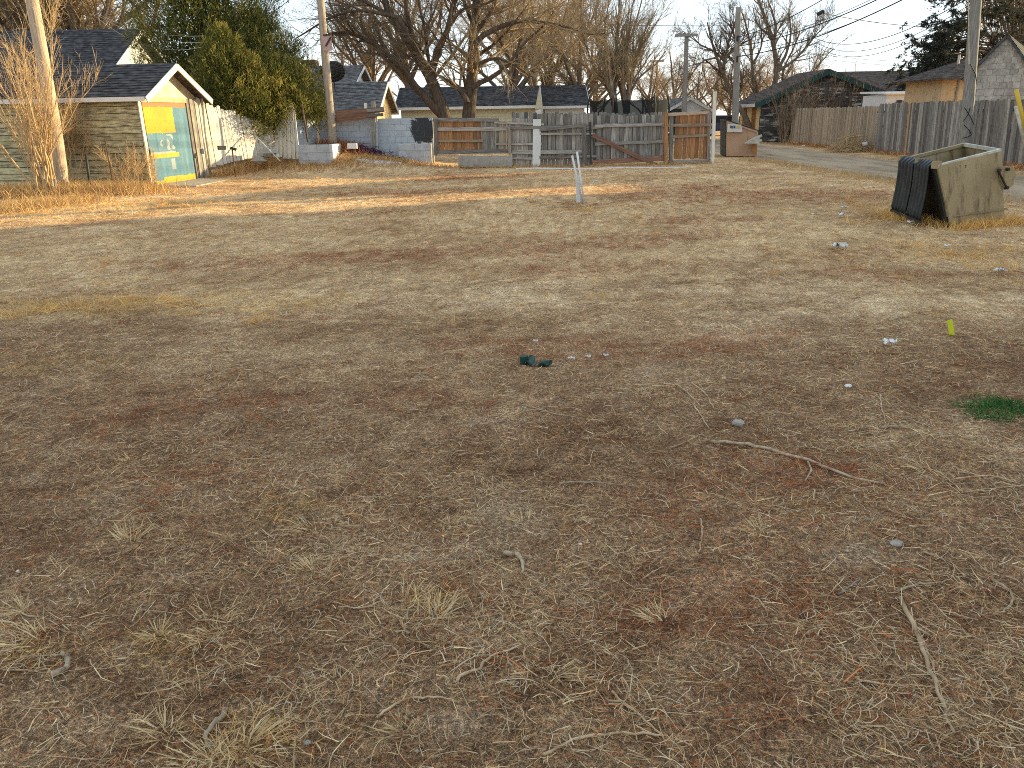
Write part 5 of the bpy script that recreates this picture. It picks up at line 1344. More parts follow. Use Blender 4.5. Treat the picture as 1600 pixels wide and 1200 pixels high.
p = G(192, 296); shrub('shrub', 'low golden shrub at the garage corner', (p[0], p[1], 0), 16, .95, .5, m_shrub, [dict(n=160, tr=(.2, 1), lr=(.2, .5), ang=(.2, .8), up=.3, k=4), dict(n=800, tr=(.1, 1), lr=(.1, .3), ang=(.25, .9), up=.2, k=3, rmin=.003)], r0=.008)
p = G(232, 297); shrub('shrub', 'small golden weed clump against the teal door edge', (p[0], p[1], 0), 14, .9, .25, m_shrub, [dict(n=120, tr=(.2, 1), lr=(.2, .4), ang=(.2, .7), up=.3, k=4), dict(n=500, tr=(.1, 1), lr=(.08, .2), ang=(.25, .9), up=.2, k=3, rmin=.003)], r0=.007)
p = at(1240, 200, 44.7); shrub('shrub', 'twiggy bare shrub at the far end of the alley fence', (p.x, 44.8, 0), 26, 2.9, 1.6, m_twig, [dict(n=260, tr=(.2, 1), lr=(.4, 1.1), ang=(.2, .7), up=.35, k=4), dict(n=1200, tr=(.1, 1), lr=(.2, .6), ang=(.25, .8), up=.2, k=3, rmin=.006)], r0=.022, jit=.7)
thk = thing('sapling_thicket', (at(1320, 200, 44.2).x, 44.2, 0), 'thicket of upright bare shoots behind the fence and before the tar paper gable', 'thicket')
n = 95; xx = rng.uniform(at(1225, 200, 44.2).x, at(1402, 200, 44.2).x, n); hh = rng.uniform(2.2, 4.1, n) + 1.5 * (rng.random(n) < .12)
q = np.stack([np.stack([xx + rng.normal(0, .1, n) * t + .12 * np.sin(xx * 3) * t, 45.1 + rng.normal(0, .25, n), hh * t], 1) for t in (0, .3, .6, .85, 1)], 1)
r_ = np.outer(rng.uniform(.012, .026, n), np.array([1, .85, .65, .4, .2])); V, F = tubes(q, r_, 4); tag(meshobj('shoots', fastmesh('shoots', V, [F], None, True), m_twigred, thk), kind='stuff')
q2, r2 = spawn(q, r_, 330, (.25, 1), (.3, 1.0), (.2, .7), .4, k=4, rmin=.006); V, F = tubes(q2, r2, 3); tag(meshobj('twigs', fastmesh('twigs', V, [F], None, True), m_twig, thk), kind='stuff')

# brush pile against the alley fence
bp = thing('brush_pile', (*G(1330, 238), 0), 'heap of cut dry brush against the alley fence', 'brush pile')
px, py = fx(33) - .85, at(1330, 235, 33).y; px = at(1331, 235, 33.5).x; py = 33.5; px = min(px, fx(33.5) - .6)
n = 420; th = rng.uniform(0, 2 * PI, n); rr = np.sqrt(rng.random(n)); c_ = np.stack([px + .75 * rr * np.cos(th), py + 1.1 * rr * np.sin(th), .78 * (1 - rr ** 1.6) * rng.random(n) + .02], 1)
d_ = unit(np.stack([rng.normal(0, 1, n), rng.normal(0, 1, n), rng.normal(.1, .35, n)], 1)); L_ = rng.uniform(.15, .55, n)[:, None]
q = np.stack([c_ - d_ * L_, c_ + rng.normal(0, .04, (n, 3)), c_ + d_ * L_], 1); q[:, :, 2] = np.maximum(q[:, :, 2], .01)
V, F = tubes(q, np.tile(np.array([.012, .01, .005]), (n, 1)), 3); meshobj('branches', fastmesh('branches', V, [F], None, True), m_shrub, bp)
mb = MB(); mb.tube([(px + .1, py - .7, .3), (px + .28, py - .75, .33)], [.09, .1], 8); mb.build('white_bag', m_litterwhite, bp, True)

# dry weeds standing along walls and fences
wb = Bag()
def weeds(n, fx_, hl, pal, wd=.012):
    P = fx_(n); P[:, 2] = hgt(P[:, 0], P[:, 1])
    th = rng.uniform(0, 2 * PI, n); el = rng.uniform(.6, 1.5, n); D = np.stack([np.cos(th) * np.cos(el), np.sin(th) * np.cos(el), np.sin(el)], 1)
    b_ = rng.normal(0, .25, (n, 3)); b_[:, 2] = -rng.uniform(0, .3, n)
    wb.add(*blades(P, D, rng.uniform(hl[0], hl[1], n), rng.uniform(.5, 1.1, n) * wd, b_, pick(pal, n), .25))
def along(p0, p1, w):
    p0 = np.array(p0, float); p1 = np.array(p1, float)
    def f(n):
        t = rng.random((n, 1)); q = p0 + (p1 - p0) * t; q = q + rng.normal(0, w, (n, 2)); return np.column_stack([q, np.zeros(n)])
    return f
PAL_W = np.concatenate([PAL_GOLD * np.array([.78, .82, .95]), PAL_DARK[3:]])
weeds(9000, along(G(-60, 312), G(232, 300), .45), (.12, .5), PAL_W)
weeds(2600, along(G(-40, 335), G(140, 312), .35), (.1, .3), PAL_W)
weeds(3000, along((w0.x + .25, w0.y - .2), (w1.x + .25, w1.y), .22), (.12, .4), PAL_W)
weeds(5000, along((-7.4, 25.0), (-3.0, 26.6), .5), (.06, .25), np.concatenate([PAL_GOLD, PAL_DARK]))
weeds(3000, along((-6.4, 27.0), (-5.2, 27.1), .35), (.15, .5), np.concatenate([PAL_DARK, PAL_RED]))
weeds(2400, along((-2.6, 26.6), (6.8, 26.75), .15), (.05, .2), PAL_W)
weeds(7000, along((fx(18) - .25, 18), (fx(43) - .25, 43), .2), (.06, .28), np.concatenate([PAL_DARK, PAL_RED, PAL_GOLD]))
weeds(3500, along((9.3, 14), (9.0, 30), .3), (.05, .2), PAL_W, .01)
weeds(1500, along((6.0, 12.5), (6.3, 10.9), .15), (.06, .2), PAL_GOLD, .008); weeds(1500, along((6.3, 10.85), (7.5, 11.4), .12), (.06, .22), PAL_GOLD, .008)
o = meshobj('dry_weeds', wb.mesh('dry_weeds'), m_blades); tag(o, 'dry weeds standing along the fences and walls', 'weeds', None, 'stuff')
gbag = Bag(); n = 1300; c_ = [G(1525, 640), G(1560, 635), G(1590, 640), G(1548, 655), G(1600, 650)]
ci = rng.integers(0, 5, n); P = np.array(c_)[ci] + rng.normal(0, 1, (n, 2)) * np.array([.07, .045]); th = rng.uniform(0, 2 * PI, n); el = rng.uniform(.1, 1.2, n)
gbag.add(*blades(np.column_stack([P, hgt(P[:, 0], P[:, 1])]), np.stack([np.cos(th) * np.cos(el), np.sin(th) * np.cos(el), np.sin(el)], 1), rng.uniform(.02, .06, n), rng.uniform(.002, .005, n), rng.normal(0, .2, (n, 3)), pick(np.array([(.04, .13, .025), (.06, .18, .035), (.1, .24, .07), (.03, .09, .02)]), n), .3))
o = meshobj('green_grass', gbag.mesh('green_grass'), m_blades); tag(o, 'small patch of fresh green grass in the dead straw', 'grass', None, 'stuff')
#@@PART4

# ================================================================== poles and wires
def pole(label, pts, r0, r1, mat, name='utility_pole'):
    root = thing(name, pts[0], label, 'utility pole'); mb = MB(); P = polyline(pts, 14)
    mb.tube([tuple(q) for q in P], [r0 + (r1 - r0) * i / 13 for i in range(14)], 14); mb.build('shaft', mat, root, True); return root
pl = pole('thick leaning utility pole rising from the shrubs by the olive siding', [at(98, 310, 19.6), at(88, 220, 19.6), at(50, 0, 19.6), at(25, -140, 19.6)], .165, .13, m_pole)
pm = pole('slender pole with a faded pink sign in front of the block wall', [at(521, 235, 27.1), at(516, 180, 27.1), at(501, 0, 27.1), at(494, -80, 27.1)], .15, .105, m_pole)
o = board('sign', at(512, 79, 26.93), at(510, 53, 26.93), .3, .02, m_pink, pm, side=V3(1, 0, 0), jit=.01); 
board('sign_mark', at(509, 72, 26.9), at(517, 58, 26.9), .05, .01, m_blackmetal, pm, side=V3(1, 0, 0)); board('sign_mark', at(505, 55, 26.9), at(517, 54, 26.9), .05, .01, m_blackmetal, pm, side=V3(0, 0, 1))
pr = pole('thick grey utility pole standing against the alley fence', [at(1504, 262, 23.8), at(1510, 200, 23.8), at(1525, 0, 23.8), at(1534, -120, 23.8)], .17, .14, m_poledk)
mb = MB(); mb.tube([at(1516, 100, 23.55), at(1524, 115, 23.55), at(1527, 132, 23.55)], .014, 5); mb.build('cable', m_wire, pr)
for pts in ([(1507, 168), (1516, 182), (1522, 195)], [(1505, 190), (1513, 178), (1516, 168)], [(1506, 195), (1514, 203), (1518, 210)], [(1504, 216), (1512, 214), (1518, 211)]):
    mb = MB(); mb.tube([at(a, c, 23.58) for a, c in pts], .012, 5); mb.build('cable', m_wire, pr)
mb = MB(); mb.tube([at(1513, 0, 23.6), at(1514, 60, 23.55), at(1514, 100, 23.55)], .012, 5); mb.build('cable', m_rim, pr)
pc = pole('slim pole with a crossarm left of the pale gate post', [at(1068, 195, 46), at(1069, 175, 46), at(1073, 54, 46)], .15, .11, m_poledk)
board('crossarm', at(1055, 55.5, 45.85), at(1091, 54.5, 45.85), .13, .1, m_poledk, pc, side=V3(0, 0, 1))
pt = pole('tall dark pole behind the brown dumpster', [at(1148, 215, 40), at(1150, 150, 40), at(1154, 11, 40)], .18, .12, m_poledk)
for v_ in (60, 92):
    mb = MB(); q = at(1152.5, v_, 39.8); mb.tube([q + V3(0, 0, -.12), q + V3(0, 0, .12)], .06, 8); mb.build('insulator', m_black, pt)
pf = pole('far small pole with a short crossarm above the trampoline', [at(1027, 190, 80), at(1027, 150, 80), at(1026, 95, 80)], .16, .12, m_pole)
board('crossarm', at(1015, 96, 79.8), at(1038, 95, 79.8), .2, .12, m_pole, pf, side=V3(0, 0, 1))

def wire(label, a, b_, sag, r=.012, mat=None, n=24, group=None):
    a = at(*a); b_ = at(*b_); mb = MB()
    pts = [a.lerp(b_, i / n) - V3(0, 0, sag * 4 * (i / n) * (1 - i / n)) for i in range(n + 1)]
    mb.tube(pts, r * .85, 5); o = mb.build('overhead_wire', mat or m_wire, None, True); tag(o, label, 'wire', group)
WG = 'overhead wires at the upper right'
wire('taut overhead wire from the tall dark pole towards the vase shaped tree', (1153, 40, 40), (820, 30, 62), .15, .018)
for i, (a, b_, s, r) in enumerate([((1153, 58, 40), (1320, -22, 30), .2, .02), ((1153, 72, 40), (1430, -30, 26), .3, .022), ((1153, 88, 40), (1452, -22, 26), .35, .024), ((1153, 66, 40), (1400, -20, 28), .3, .012), ((1153, 78, 40), (1438, -14, 26), .4, .012)]):
    wire(['steep overhead wire from the tall dark pole that carries the black splice', 'thick overhead wire below the splice climbing to the upper right', 'lowest thick wire climbing from the tall dark pole to the upper right', 'upper thin wire between the thick climbing wires', 'lower thin wire between the thick climbing wires'][i], a, b_, s, r, None, 24, WG)
wire('thin wire crossing the others towards the spruce', (1282, 20, 36), (1450, 42, 44), .1, .018)
for i, (a, b_, s, r) in enumerate([((1270, 58, 44), (1524, -10, 23.9), .75, .016), ((1265, 60, 46), (1524, 2, 23.9), .95, .013), ((1260, 60, 48), (1524, 8, 23.9), 1.15, .013)]):
    wire(['highest', 'middle', 'lowest'][i] + ' of the sagging wires drooping to the thick grey pole', a, b_, s, r, None, 30, 'sagging wires to the thick grey pole')
for i, (a, b_) in enumerate([((1240, 78, 60), (1440, 96, 55)), ((1240, 84, 60), (1440, 103, 55))]):
    wire(['upper', 'lower'][i] + ' faint wire low in the sky above the tar paper gable', a, b_, .2, .014, None, 20, 'faint wires above the tar paper gable')
sp_ = at(1282, 20, 36); mb = MB(); mb.tube([sp_ + V3(-.12, 0, -.06), sp_ + V3(.12, 0, .06)], .08, 8); o = mb.build('wire_splice', m_black); tag(o, 'black splice block hanging on the upper right wires', 'splice')
for i, (a, b_, s) in enumerate([((150, 20, 32), (318, 56, 24.6), .25), ((150, 22, 32), (316, 66, 24.5), .3), ((150, 26, 32), (314, 74, 24.4), .45)]):
    wire(['highest', 'middle', 'lowest'][i] + ' of three pale service wires in front of the juniper', a, b_, s, .007, m_wirepale, 20, 'pale service wires before the juniper')
wire('dark wire at the top beside the juniper', (425, 20, 30), (470, -15, 28), .02, .014)

# ================================================================== dumpsters
def dump_near():
    B0 = Vector((*G(1484, 358), .02)); T0 = at(1464, 260, 10.95); T1 = at(1562, 235, 11.5); T3 = at(1409, 250, 12.35); T2 = at(1506, 226, 12.95)
    B1 = Vector((*G(1567, 350), .02)); B2 = B1 + (T2 - T1) * .96; B2.z = .02; B3 = B0 + (T3 - T0) * .96; B3.z = .02
    root = thing('dumpster', (B0 + B2) / 2, 'open tan dumpster with black ribbed lids hanging on its side', 'dumpster')
    def sheet(name, a, b, c, d, mat, th=.025):
        n = (b - a).cross(d - a).normalized() * th; mb = MB(); mb.hexa([a, b, c, d], [a + n, b + n, c + n, d + n]); return mb.build(name, mat, root)
    sheet('side_panel', B0, B1, T1, T0, m_dumptan); sheet('side_panel', B2, B3, T3, T2, m_dumptan)
    sheet('end_panel', B1 + V3(0, .03, 0), B2, T2, T1 + V3(0, .03, 0), m_dumptan); sheet('end_panel', B3, B0 + V3(0, .03, 0), T0 + V3(0, .03, 0), T3, m_black); sheet('floor', B0 + V3(.03, .03, .1), B1 + V3(-.03, .03, .1), B2 + V3(-.03, -.03, .1), B3 + V3(.03, -.03, .1), m_dumptan)
    for a, b in ((T0, T1), (T1, T2), (T2, T3)): board('rim', a, b, .05, .05, m_rim if a != T2 else m_dumptan, root, side=V3(0, 0, 1), jit=.003)
    # two ribbed lids hanging from the low edge
    e = T3 - T0; out = V3(-1, -.25, 0).normalized(); L0 = at(1399, 338, 12.15); 
    for s0, s1, nm in ((.1, .50, 'lid'), (.53, .985, 'lid')):
        ns, nz = 44, 14; rows = []
        for i in range(nz + 1):
            t = i / nz; row = []
            for k in range(ns + 1):
                s = s0 + (s1 - s0) * k / ns; base = T0 + e * s + V3(0, 0, .05)
                rib = .035 if (math.sin(2 * PI * k / ns * 4.5 + .6) > .05) else 0.0
                dn_ = (1 - t) * 0 - t * (base.z - .10 - .03 * s)
                p = base + out * (.05 + .02 * t - .03 * math.sin(PI * t) + rib * (1 if .04 < t < .97 else 0)) + V3(0, 0, dn_)
                if t == 0: p = base + V3(.03, 0, .02)
                row.append(p)
            rows.append(row)
        V = np.array([tuple(p) for r in rows for p in r]); ii = np.arange(len(V)).reshape(nz + 1, ns + 1)
        F = np.stack([ii[:-1, :-1].ravel(), ii[:-1, 1:].ravel(), ii[1:, 1:].ravel(), ii[1:, :-1].ravel()], 1)
        o = meshobj(nm, fastmesh('lid', V, [F]), m_black, root); o.modifiers.new('t', 'SOLIDIFY').thickness = .018
        q0 = Vector(rows[-1][0]) + V3(0, 0, -.01); q1 = Vector(rows[-1][-1]) + V3(0, 0, -.01); bd = board('lid_edge', q0, q1, .035, .04, m_black, o, side=V3(0, 0, 1), jit=.002)
    for s in (.02, .47, .99):
        c_ = T0 + e * s; mb = MB(); mb.box(c_.x - .05, c_.y - .04, c_.z - .03, c_.x + .05, c_.y + .04, c_.z + .07); mb.build('hinge', m_dumptan, root)
    # lifting pocket and its rod at the far end of the side
    nrm = (T1 - T0).cross(V3(0, 0, 1)).normalized()
    if nrm.y > 0: nrm = -nrm
    ex = (B1 - B0).normalized(); c_ = (T1 * .62 + B1 * .38)
    pts = [(-.14, .16), (.06, .17), (.16, .14), (.22, .04), (.19, -.04), (.21, -.1), (.1, -.16), (-.02, -.16)]
    mb = MB(); mb.prism([c_ + ex * a + V3(0, 0, b) + nrm * .03 for a, b in pts], nrm * .03); mb.build('lifting_pocket', m_dumptan, root)
    mb = MB(); mb.prism([c_ + ex * a + V3(0, 0, b) + nrm * .03 for a, b in pts], nrm * -.5) if False else None
    mb = MB(); mb.tube([c_ + ex * -.22 + V3(0, 0, .12) + nrm * .09, c_ + ex * .04 + V3(0, 0, -.14) + nrm * .09], .014, 6); mb.build('rod', m_blackmetal, root)
    for a, b in ((-.2, .12), (.03, -.13), (-.02, .13)):
        mb = MB(); q = c_ + ex * a + V3(0, 0, b) + nrm * .07; mb.tube([q, q + nrm * .04], .025, 8); mb.build('bolt', m_blackmetal, root)
    h_ = T0 * .62 + T1 * .38 + V3(0, 0, -.14) + nrm * .03
    for sx in (-1, 1):
        mb = MB(); mb.tube([h_ + ex * (.03 * sx), h_ + ex * (.055 * sx) + V3(0, 0, .04), h_ + ex * (.06 * sx) + V3(0, 0, .075)], .013, 6); mb.build('hook', m_blackmetal, root)
    mb = MB(); q = T0 * .92 + T1 * .08 + V3(0, 0, -.09) + nrm * .008; mb.prism([q, q + ex * .1 + V3(0, 0, .02), q + ex * .1 + V3(0, 0, .045), q + V3(0, 0, .025)], nrm * .004); mb.build('warning_label', m_rustpost, root)
    # weld seam strip near the bottom and stiffener
    board('bottom_band', B0 + ex * .02 + V3(0, 0, .16) + nrm * .012, B1 + V3(0, 0, .2) + nrm * .012, .02, .012, m_dumptan, root, side=V3(0, 0, 1))
dump_near()
def dump_far():
    F0 = at(1135, 243, 31.5); F1 = at(1183, 243, 31.2); F0.z = F1.z = .0; T0 = at(1135, 190, 31.5); T1 = at(1183, 206, 31.2)
    bk = at(1125, 243, 33.4) - at(1135, 243, 31.5); bk.z = 0; bk = bk.normalized() * 1.7
    root = thing('dumpster', (F0 + F1) / 2 + bk * .5, 'closed brown dumpster with sloping black lid beside the pale gate post', 'dumpster')
    mb = MB(); mb.prism([F0, F1, T1, T0], bk); mb.build('body', m_dumptan2, root)
    mb = MB(); d = V3(-.012, 0, 0); mb.prism([F0 + d + bk * .03, F0 + d + bk, T0 + d + bk, T0 + d + bk * .03], V3(-.01, 0, 0)); mb.build('dark_end', m_blackmetal, root)
    up = V3(0, 0, .05); sl_ = (T1 - T0)
    mb = MB(); mb.prism([T0 + up * .3 - sl_ * .03, T1 + up * .3 + sl_ * .06, T1 + up * 1.5 + sl_ * .06, T0 + up * 1.5 - sl_ * .03], bk * 1.02 ); o = mb.build('lid', m_black, root)
    ff = V3(0, -.03, 0)
    board('rim', T0 + ff, T1 + ff, .06, .05, m_dumptan2, root, side=V3(0, 0, 1), jit=.002)
    y_ = 31.2
    def plate(name, pts, mat, dy=.0):
        mb = MB(); mb.prism([at(a, c, 31.35 - .3 * (a - 1135) / 48 - dy) for a, c in pts], V3(0, -.008, 0)); return mb.build(name, mat, root)
    st = plate('sticker', [(1136, 206), (1160, 206), (1158, 195), (1137, 193)], m_litterwhite, .02)
    for a0, a1, mt in ((1141, 1145, m_blue), (1146, 1149, m_blue), (1151, 1153, m_yellowpl), (1154, 1156.5, m_yellowpl)):
        mb = MB(); mb.prism([at(a, c, 31.28 - .3 * (a - 1135) / 48) for a, c in [(a0, 200), (a1, 200.5), (a1, 196.5), (a0, 196)]], V3(0, -.004, 0)); mb.build('sticker_print', mt, st)
    plate('slot', [(1145, 207), (1147, 207), (1147, 205.5), (1145, 205.5)], m_blackmetal, .02); plate('slot', [(1158, 206.5), (1160, 206.5), (1160, 205), (1158, 205)], m_blackmetal, .02)
    mb = MB(); q = [at(a, c, 31.1) for a, c in [(1162, 224), (1184, 224), (1184, 213), (1178, 214)]]; mb.prism(q, V3(.0, -.25, 0)); mb.build('lifting_pocket', m_rim, root)
    plate('rust_patch', [(1176, 240), (1181, 240), (1181, 226), (1175, 226)], m_orangeboard, .03)
    for c in (214, 221):
        mb = MB(); q = at(1185, c, 30.9); mb.tube([q, q + V3(.12, -.02, .05)], .05, 8); mb.build('bracket', m_rim, root)
dump_far()

# ================================================================== trampoline
m_net, nt, b = new_mat('black_safety_net', .9, .1)
b.inputs['Base Color'].default_value = (.02, .022, .022, 1)
tr = nd(nt, 'ShaderNodeBsdfTransparent'); mx = nd(nt, 'ShaderNodeMixShader', {0: .8, 1: tr.outputs[0], 2: b.outputs[0]}); nt.links.new(mx.outputs[0], nt.nodes['Material Output'].inputs['Surface'])
tc = at(983, 170, 32.8); tl = at(922, 170, 32.8); tR = (tc.x - tl.x); zt_ = at(983, 152, 32.8).z; tc.y = 33.0
tp = thing('trampoline', (tc.x, 33.0, 0), 'round trampoline with black safety net behind the plank fence', 'trampoline')
mb = MB(); k = 36
cir = lambda i, r, z: V3(tc.x + r * math.cos(2 * PI * i / k), 33.0 + r * math.sin(2 * PI * i / k), z)
for i in range(k):
    mb.quad(cir(i, tR * .97, .9), cir(i + 1, tR * .97, .9), cir(i + 1, tR, zt_ - (.12 if (i + 1) % 6 else 0)), cir(i, tR, zt_ - (.12 if i % 6 else 0)))
mb.build('net', m_net, tp)
mb = MB(); [mb.quad(cir(i, tR, .92), cir(i + 1, tR, .92), cir(i + 1, .01, .9), cir(i, .01, .9)) for i in range(k)]; mb.build('mat', m_black, tp)
for i in range(0, k, 6):
    mb = MB(); mb.tube([cir(i, tR * 1.06, 0), cir(i, tR * 1.06, 1.2), cir(i, tR * 1.05, zt_ - .3), cir(i, tR * 1.0, zt_ + .05)], .035, 7); mb.build('pole', m_blackmetal, tp, True)
mb = MB(); mb.tube([cir(i, tR * 1.05, .9) for i in range(k + 1)], .04, 6); mb.build('frame_ring', m_blackmetal, tp, True)

# ================================================================== small things
def rod(name, label, cat, p0, p1, r0, r1, mat, n=6):
    mb = MB(); p0 = Vector(p0); p1 = Vector(p1); m1 = p0.lerp(p1, .5) + V3(random.uniform(-.005, .005), 0, random.uniform(-.005, .005)); mb.tube([p0, m1, p1], [r0, (r0 + r1) / 2, r1], n); o = mb.build(name, mat, None, True); return tag(o, label, cat)
YS = G(910, 319)[1]
rod('survey_stake', 'thin cream stake leaning left in the middle of the lot', 'stake', at(911, 320, YS), at(894, 243, YS), .017, .02, m_litterwhite)
rod('survey_stake', 'taller thin cream stake leaning across its twin', 'stake', at(913, 320, YS - .05), at(901.5, 237, YS - .05), .017, .02, m_litterwhite)
o = board('marker_post', at(904, 316, YS + .1), at(902, 275, YS + .1), .075, .012, m_white, None, side=V3(1, .2, 0)); tag(o, 'short flat white marker post beside the two thin stakes', 'marker')
# around the garage
rod('steel_post', 'black steel post standing before the teal door', 'post', at(244, 296, 20.7), at(233, 232, 20.7), .03, .025, m_blackmetal)
rod('steel_post', 'dark steel post standing among the golden shrubs', 'post', at(143, 306, 19.3), at(134, 240, 19.3), .035, .03, m_blackmetal)
rod('wooden_stake', 'leaning pale stake before the olive siding', 'stake', at(180, 304, 19.6), at(164, 217, 19.6), .022, .022, m_rustpost)
rod('steel_post', 'thin grey post at the foot of the tall shrub', 'post', at(87, 318, 18.5), at(86, 280, 18.5), .03, .025, m_poledk)
rod('water_hydrant', 'thin yard tap standing before the white fence', 'tap', at(368, 276, 23.6), at(363, 233, 23.6), .02, .02, m_rustpost)
o = board('tap_head', at(360, 231, 23.58), at(369, 234, 23.58), .07, .06, m_blackmetal, None, side=V3(0, 0, 1)); o.parent = bpy.data.objects['water_hydrant']; 
o = board('metal_box', at(341, 231, 23.75), at(352, 231, 23.9), .12, .12, m_blackmetal, None, side=V3(0, 0, 1)); tag(o, 'small black metal box fixed on the white fence', 'box')
rod('broom_handle', 'pale stick leaning on the white fence under the juniper', 'stick', at(438, 252, 24.6), at(398, 211, 25.1), .018, .018, m_whitewood)
rod('iron_bar', 'rusty bar leaning upright before the sunlit block wall', 'bar', at(481, 222, 25.3), at(472, 163, 25.3), .03, .025, m_rustpost)
rod('iron_bar', 'thin dark bar leaning before the sunlit block wall', 'bar', at(500, 210, 26.2), at(483, 180, 26.2), .018, .018, m_blackmetal)
def lump(name, label, cat, c, s, mat, seed=0, n=10, group=None, flat=.7):
    g = np.random.default_rng(seed); mb = MB(); rows = []
    for i in range(7):
        th = PI * i / 6; row = []
        for k in range(n):
            ph = 2 * PI * k / n; r = 1 + (.9 if name == 'purple_cloth' else .6 if name == 'concrete_chunk' else .22) * (g.random() - .5); row.append((c[0] + s[0] * r * math.sin(th) * math.cos(ph), c[1] + s[1] * r * math.sin(th) * math.sin(ph), c[2] + s[2] * r * math.cos(th)))
        rows.append(row)
    for a_, b_ in zip(rows[:-1], rows[1:]):
        for k in range(n): mb.quad(a_[k], b_[k], b_[(k + 1) % n], a_[(k + 1) % n])
    o = mb.build(name, mat, None, True, org=c); return tag(o, label, cat, group)
q = at(418, 239, 24.9); lump('concrete_chunk', 'pale concrete chunk lying at the end of the white fence', 'rubble', (q.x, q.y, q.z), (.28, .22, .13), m_concrete, 3, 7)
q = at(405, 251, 24.6); lump('concrete_chunk', 'lower broken chunk under the pale concrete piece', 'rubble', (q.x, q.y, q.z), (.2, .2, .1), m_concrete, 4, 9)
q = at(433, 243, 24.9); lump('concrete_chunk', 'small round stone right of the pale concrete piece', 'rubble', (q.x, q.y, q.z), (.06, .06, .08), m_white, 5, 8)
q = at(550, 228, 26.7); o = board('white_block', at(543, 228, 26.6), at(558, 228, 26.6), .17, .2, m_white, None, side=V3(0, 0, 1), jit=.012); tag(o, 'white block half buried in the bank by the slender pole', 'block')
n = 260; pc0 = np.array(at(570, 222, 27.0)); c_ = pc0 + rng.normal(0, 1, (n, 3)) * np.array([.42, .12, .05]); c_[:, 2] = hgt(c_[:, 0], c_[:, 1]) + np.abs(rng.normal(.08, .07, n)); d_ = unit(rng.normal(size=(n, 3)) * np.array([1, 1, .4])) * rng.uniform(.05, .16, (n, 1))
V, F = tubes(np.stack([c_ - d_, c_ + rng.normal(0, .03, (n, 3)), c_ + d_], 1), np.tile(np.array([.012, .012, .008]), (n, 1)), 3)
tag(meshobj('plastic_netting', fastmesh('plastic_netting', V, [F]), m_purple), 'tangled purple plastic netting on the bank below the block wall', 'netting', None, 'stuff')
# guy guard and stake at the right edge
rod('guy_guard', 'bright yellow plastic guy wire guard at the right edge', 'guy guard', at(1612, 250, 21.5), at(1588, 140, 21.5), .055, .05, m_yellowpl, 10)
rod('wooden_stake', 'pale stake leaning beside the yellow guy guard', 'stake', at(1606, 245, 21.4), at(1587, 166, 21.4), .045, .04, m_rim, 8)
# parked car at the far end of the alley
def car():
    c = at(1132, 190, 62); x0, x1 = c.x - 2.1, c.x + 2.3; y0, y1 = 61, 62.8
    root = thing('parked_car', (c.x, 62, 0), 'dark blue car parked far off behind the brown dumpster', 'car')
    prof = [(x0, .35), (x1, .35), (x1, .8), (x1 - .9, .95), (x1 - 1.6, 1.45), (x0 + .7, 1.48), (x0 + .1, .95), (x0, .8)]
    mb = MB(); mb.prism([(a, y0, b) for a, b in prof], V3(0, y1 - y0, 0)); mb.build('body', m_blue, root)
    for a0, a1 in ((x0 + .75, c.x - .1), (c.x + .02, x1 - 1.65)):
        mb = MB(); mb.prism([(a0 - .3, y0 - .01, .97), (a1 + (.4 if a1 > c.x else 0), y0 - .01, .97), (a1, y0 - .01, 1.38), (a0, y0 - .01, 1.38)], V3(0, -.01, 0)); mb.build('window', m_winddark, root)
    for a in (x0 + .8, x1 - .8):
        for yy in (y0 - .02, y1 - .2):
            mb = MB(); mb.tube([(a, yy, .33), (a, yy + .22, .33)], .33, 16); w_ = mb.build('wheel', m_black, root, True)
            mb = MB(); mb.tube([(a, yy - .015, .33), (a, yy, .33)], .19, 12); mb.build('rim', m_rim, w_)
    mb = MB(); mb.box(x0 - .02, y0 + .1, .62, x0 + .1, y0 + .5, .78); mb.build('headlight', m_litterwhite, root)
car()
o = board('red_bin', at(1097, 177, 29), at(1108, 176, 29), .22, .4, m_redwood, None, side=V3(0, 0, 1)); tag(o, 'dark red box showing above the cedar gate panel', 'box')

# ---- sticks on the ground
def stick(pts, r, mat, label, cat='stick', group=None, name='fallen_stick', taper=.55, fork=None):
    P3 = []
    for (u, v) in pts:
        x, y = G(u, v); P3.append((x, y, float(hgt(x, y)) + r * .8 + .004))
    k = max(9, 4 * len(P3)); P = polyline(P3, k); P[:, :2] += rng.normal(0, r * .38, (k, 2)); P[:, 2] += rng.normal(0, r * .3, k) 
    mb = MB(); mb.tube([tuple(q) for q in P], [(1.1 if r > .0074 else .85) * r * (1 - (1 - taper) * i / (k - 1)) * random.uniform(.78, 1.2) for i in range(k)], 7); o = mb.build(name, mat, None, True)
    tag(o, label, cat, group)
    if fork:
        mb = MB(); F3 = [(*G(u, v), 0) for u, v in fork]; F3 = [(x, y, float(hgt(x, y)) + .012) for x, y, _ in F3]; mb.tube(F3, [r * .6] * (len(F3) - 1) + [r * .25], 6); mb.build('side_twig', mat, o, True)
    return o
stick([(1113, 686), (1160, 694), (1205, 704), (1290, 731), (1340, 748), (1382, 757)], .0085, m_stick, 'longest straight tan stick lying in the lot', fork=[(1262, 723), (1268, 735), (1258, 750)])
stick([(1404, 945), (1428, 985), (1448, 1035), (1468, 1092), (1492, 1150)], .0075, m_stickpale, 'split bleached stick at the lower right', fork=[(1428, 985), (1455, 1000)])
stick([(1408, 948), (1440, 1000), (1462, 1060), (1478, 1110)], .0045, m_stickpale, 'thin splinter beside the split bleached stick', 'splinter')
stick([(1400, 931), (1432, 921), (1462, 915), (1487, 907)], .0055, m_stick, 'knobbly tan stick above the split bleached stick')
stick([(1550, 908), (1574, 922), (1583, 938), (1570, 955), (1545, 962), (1528, 960)], .006, m_stick, 'hooked tan stick at the right edge')
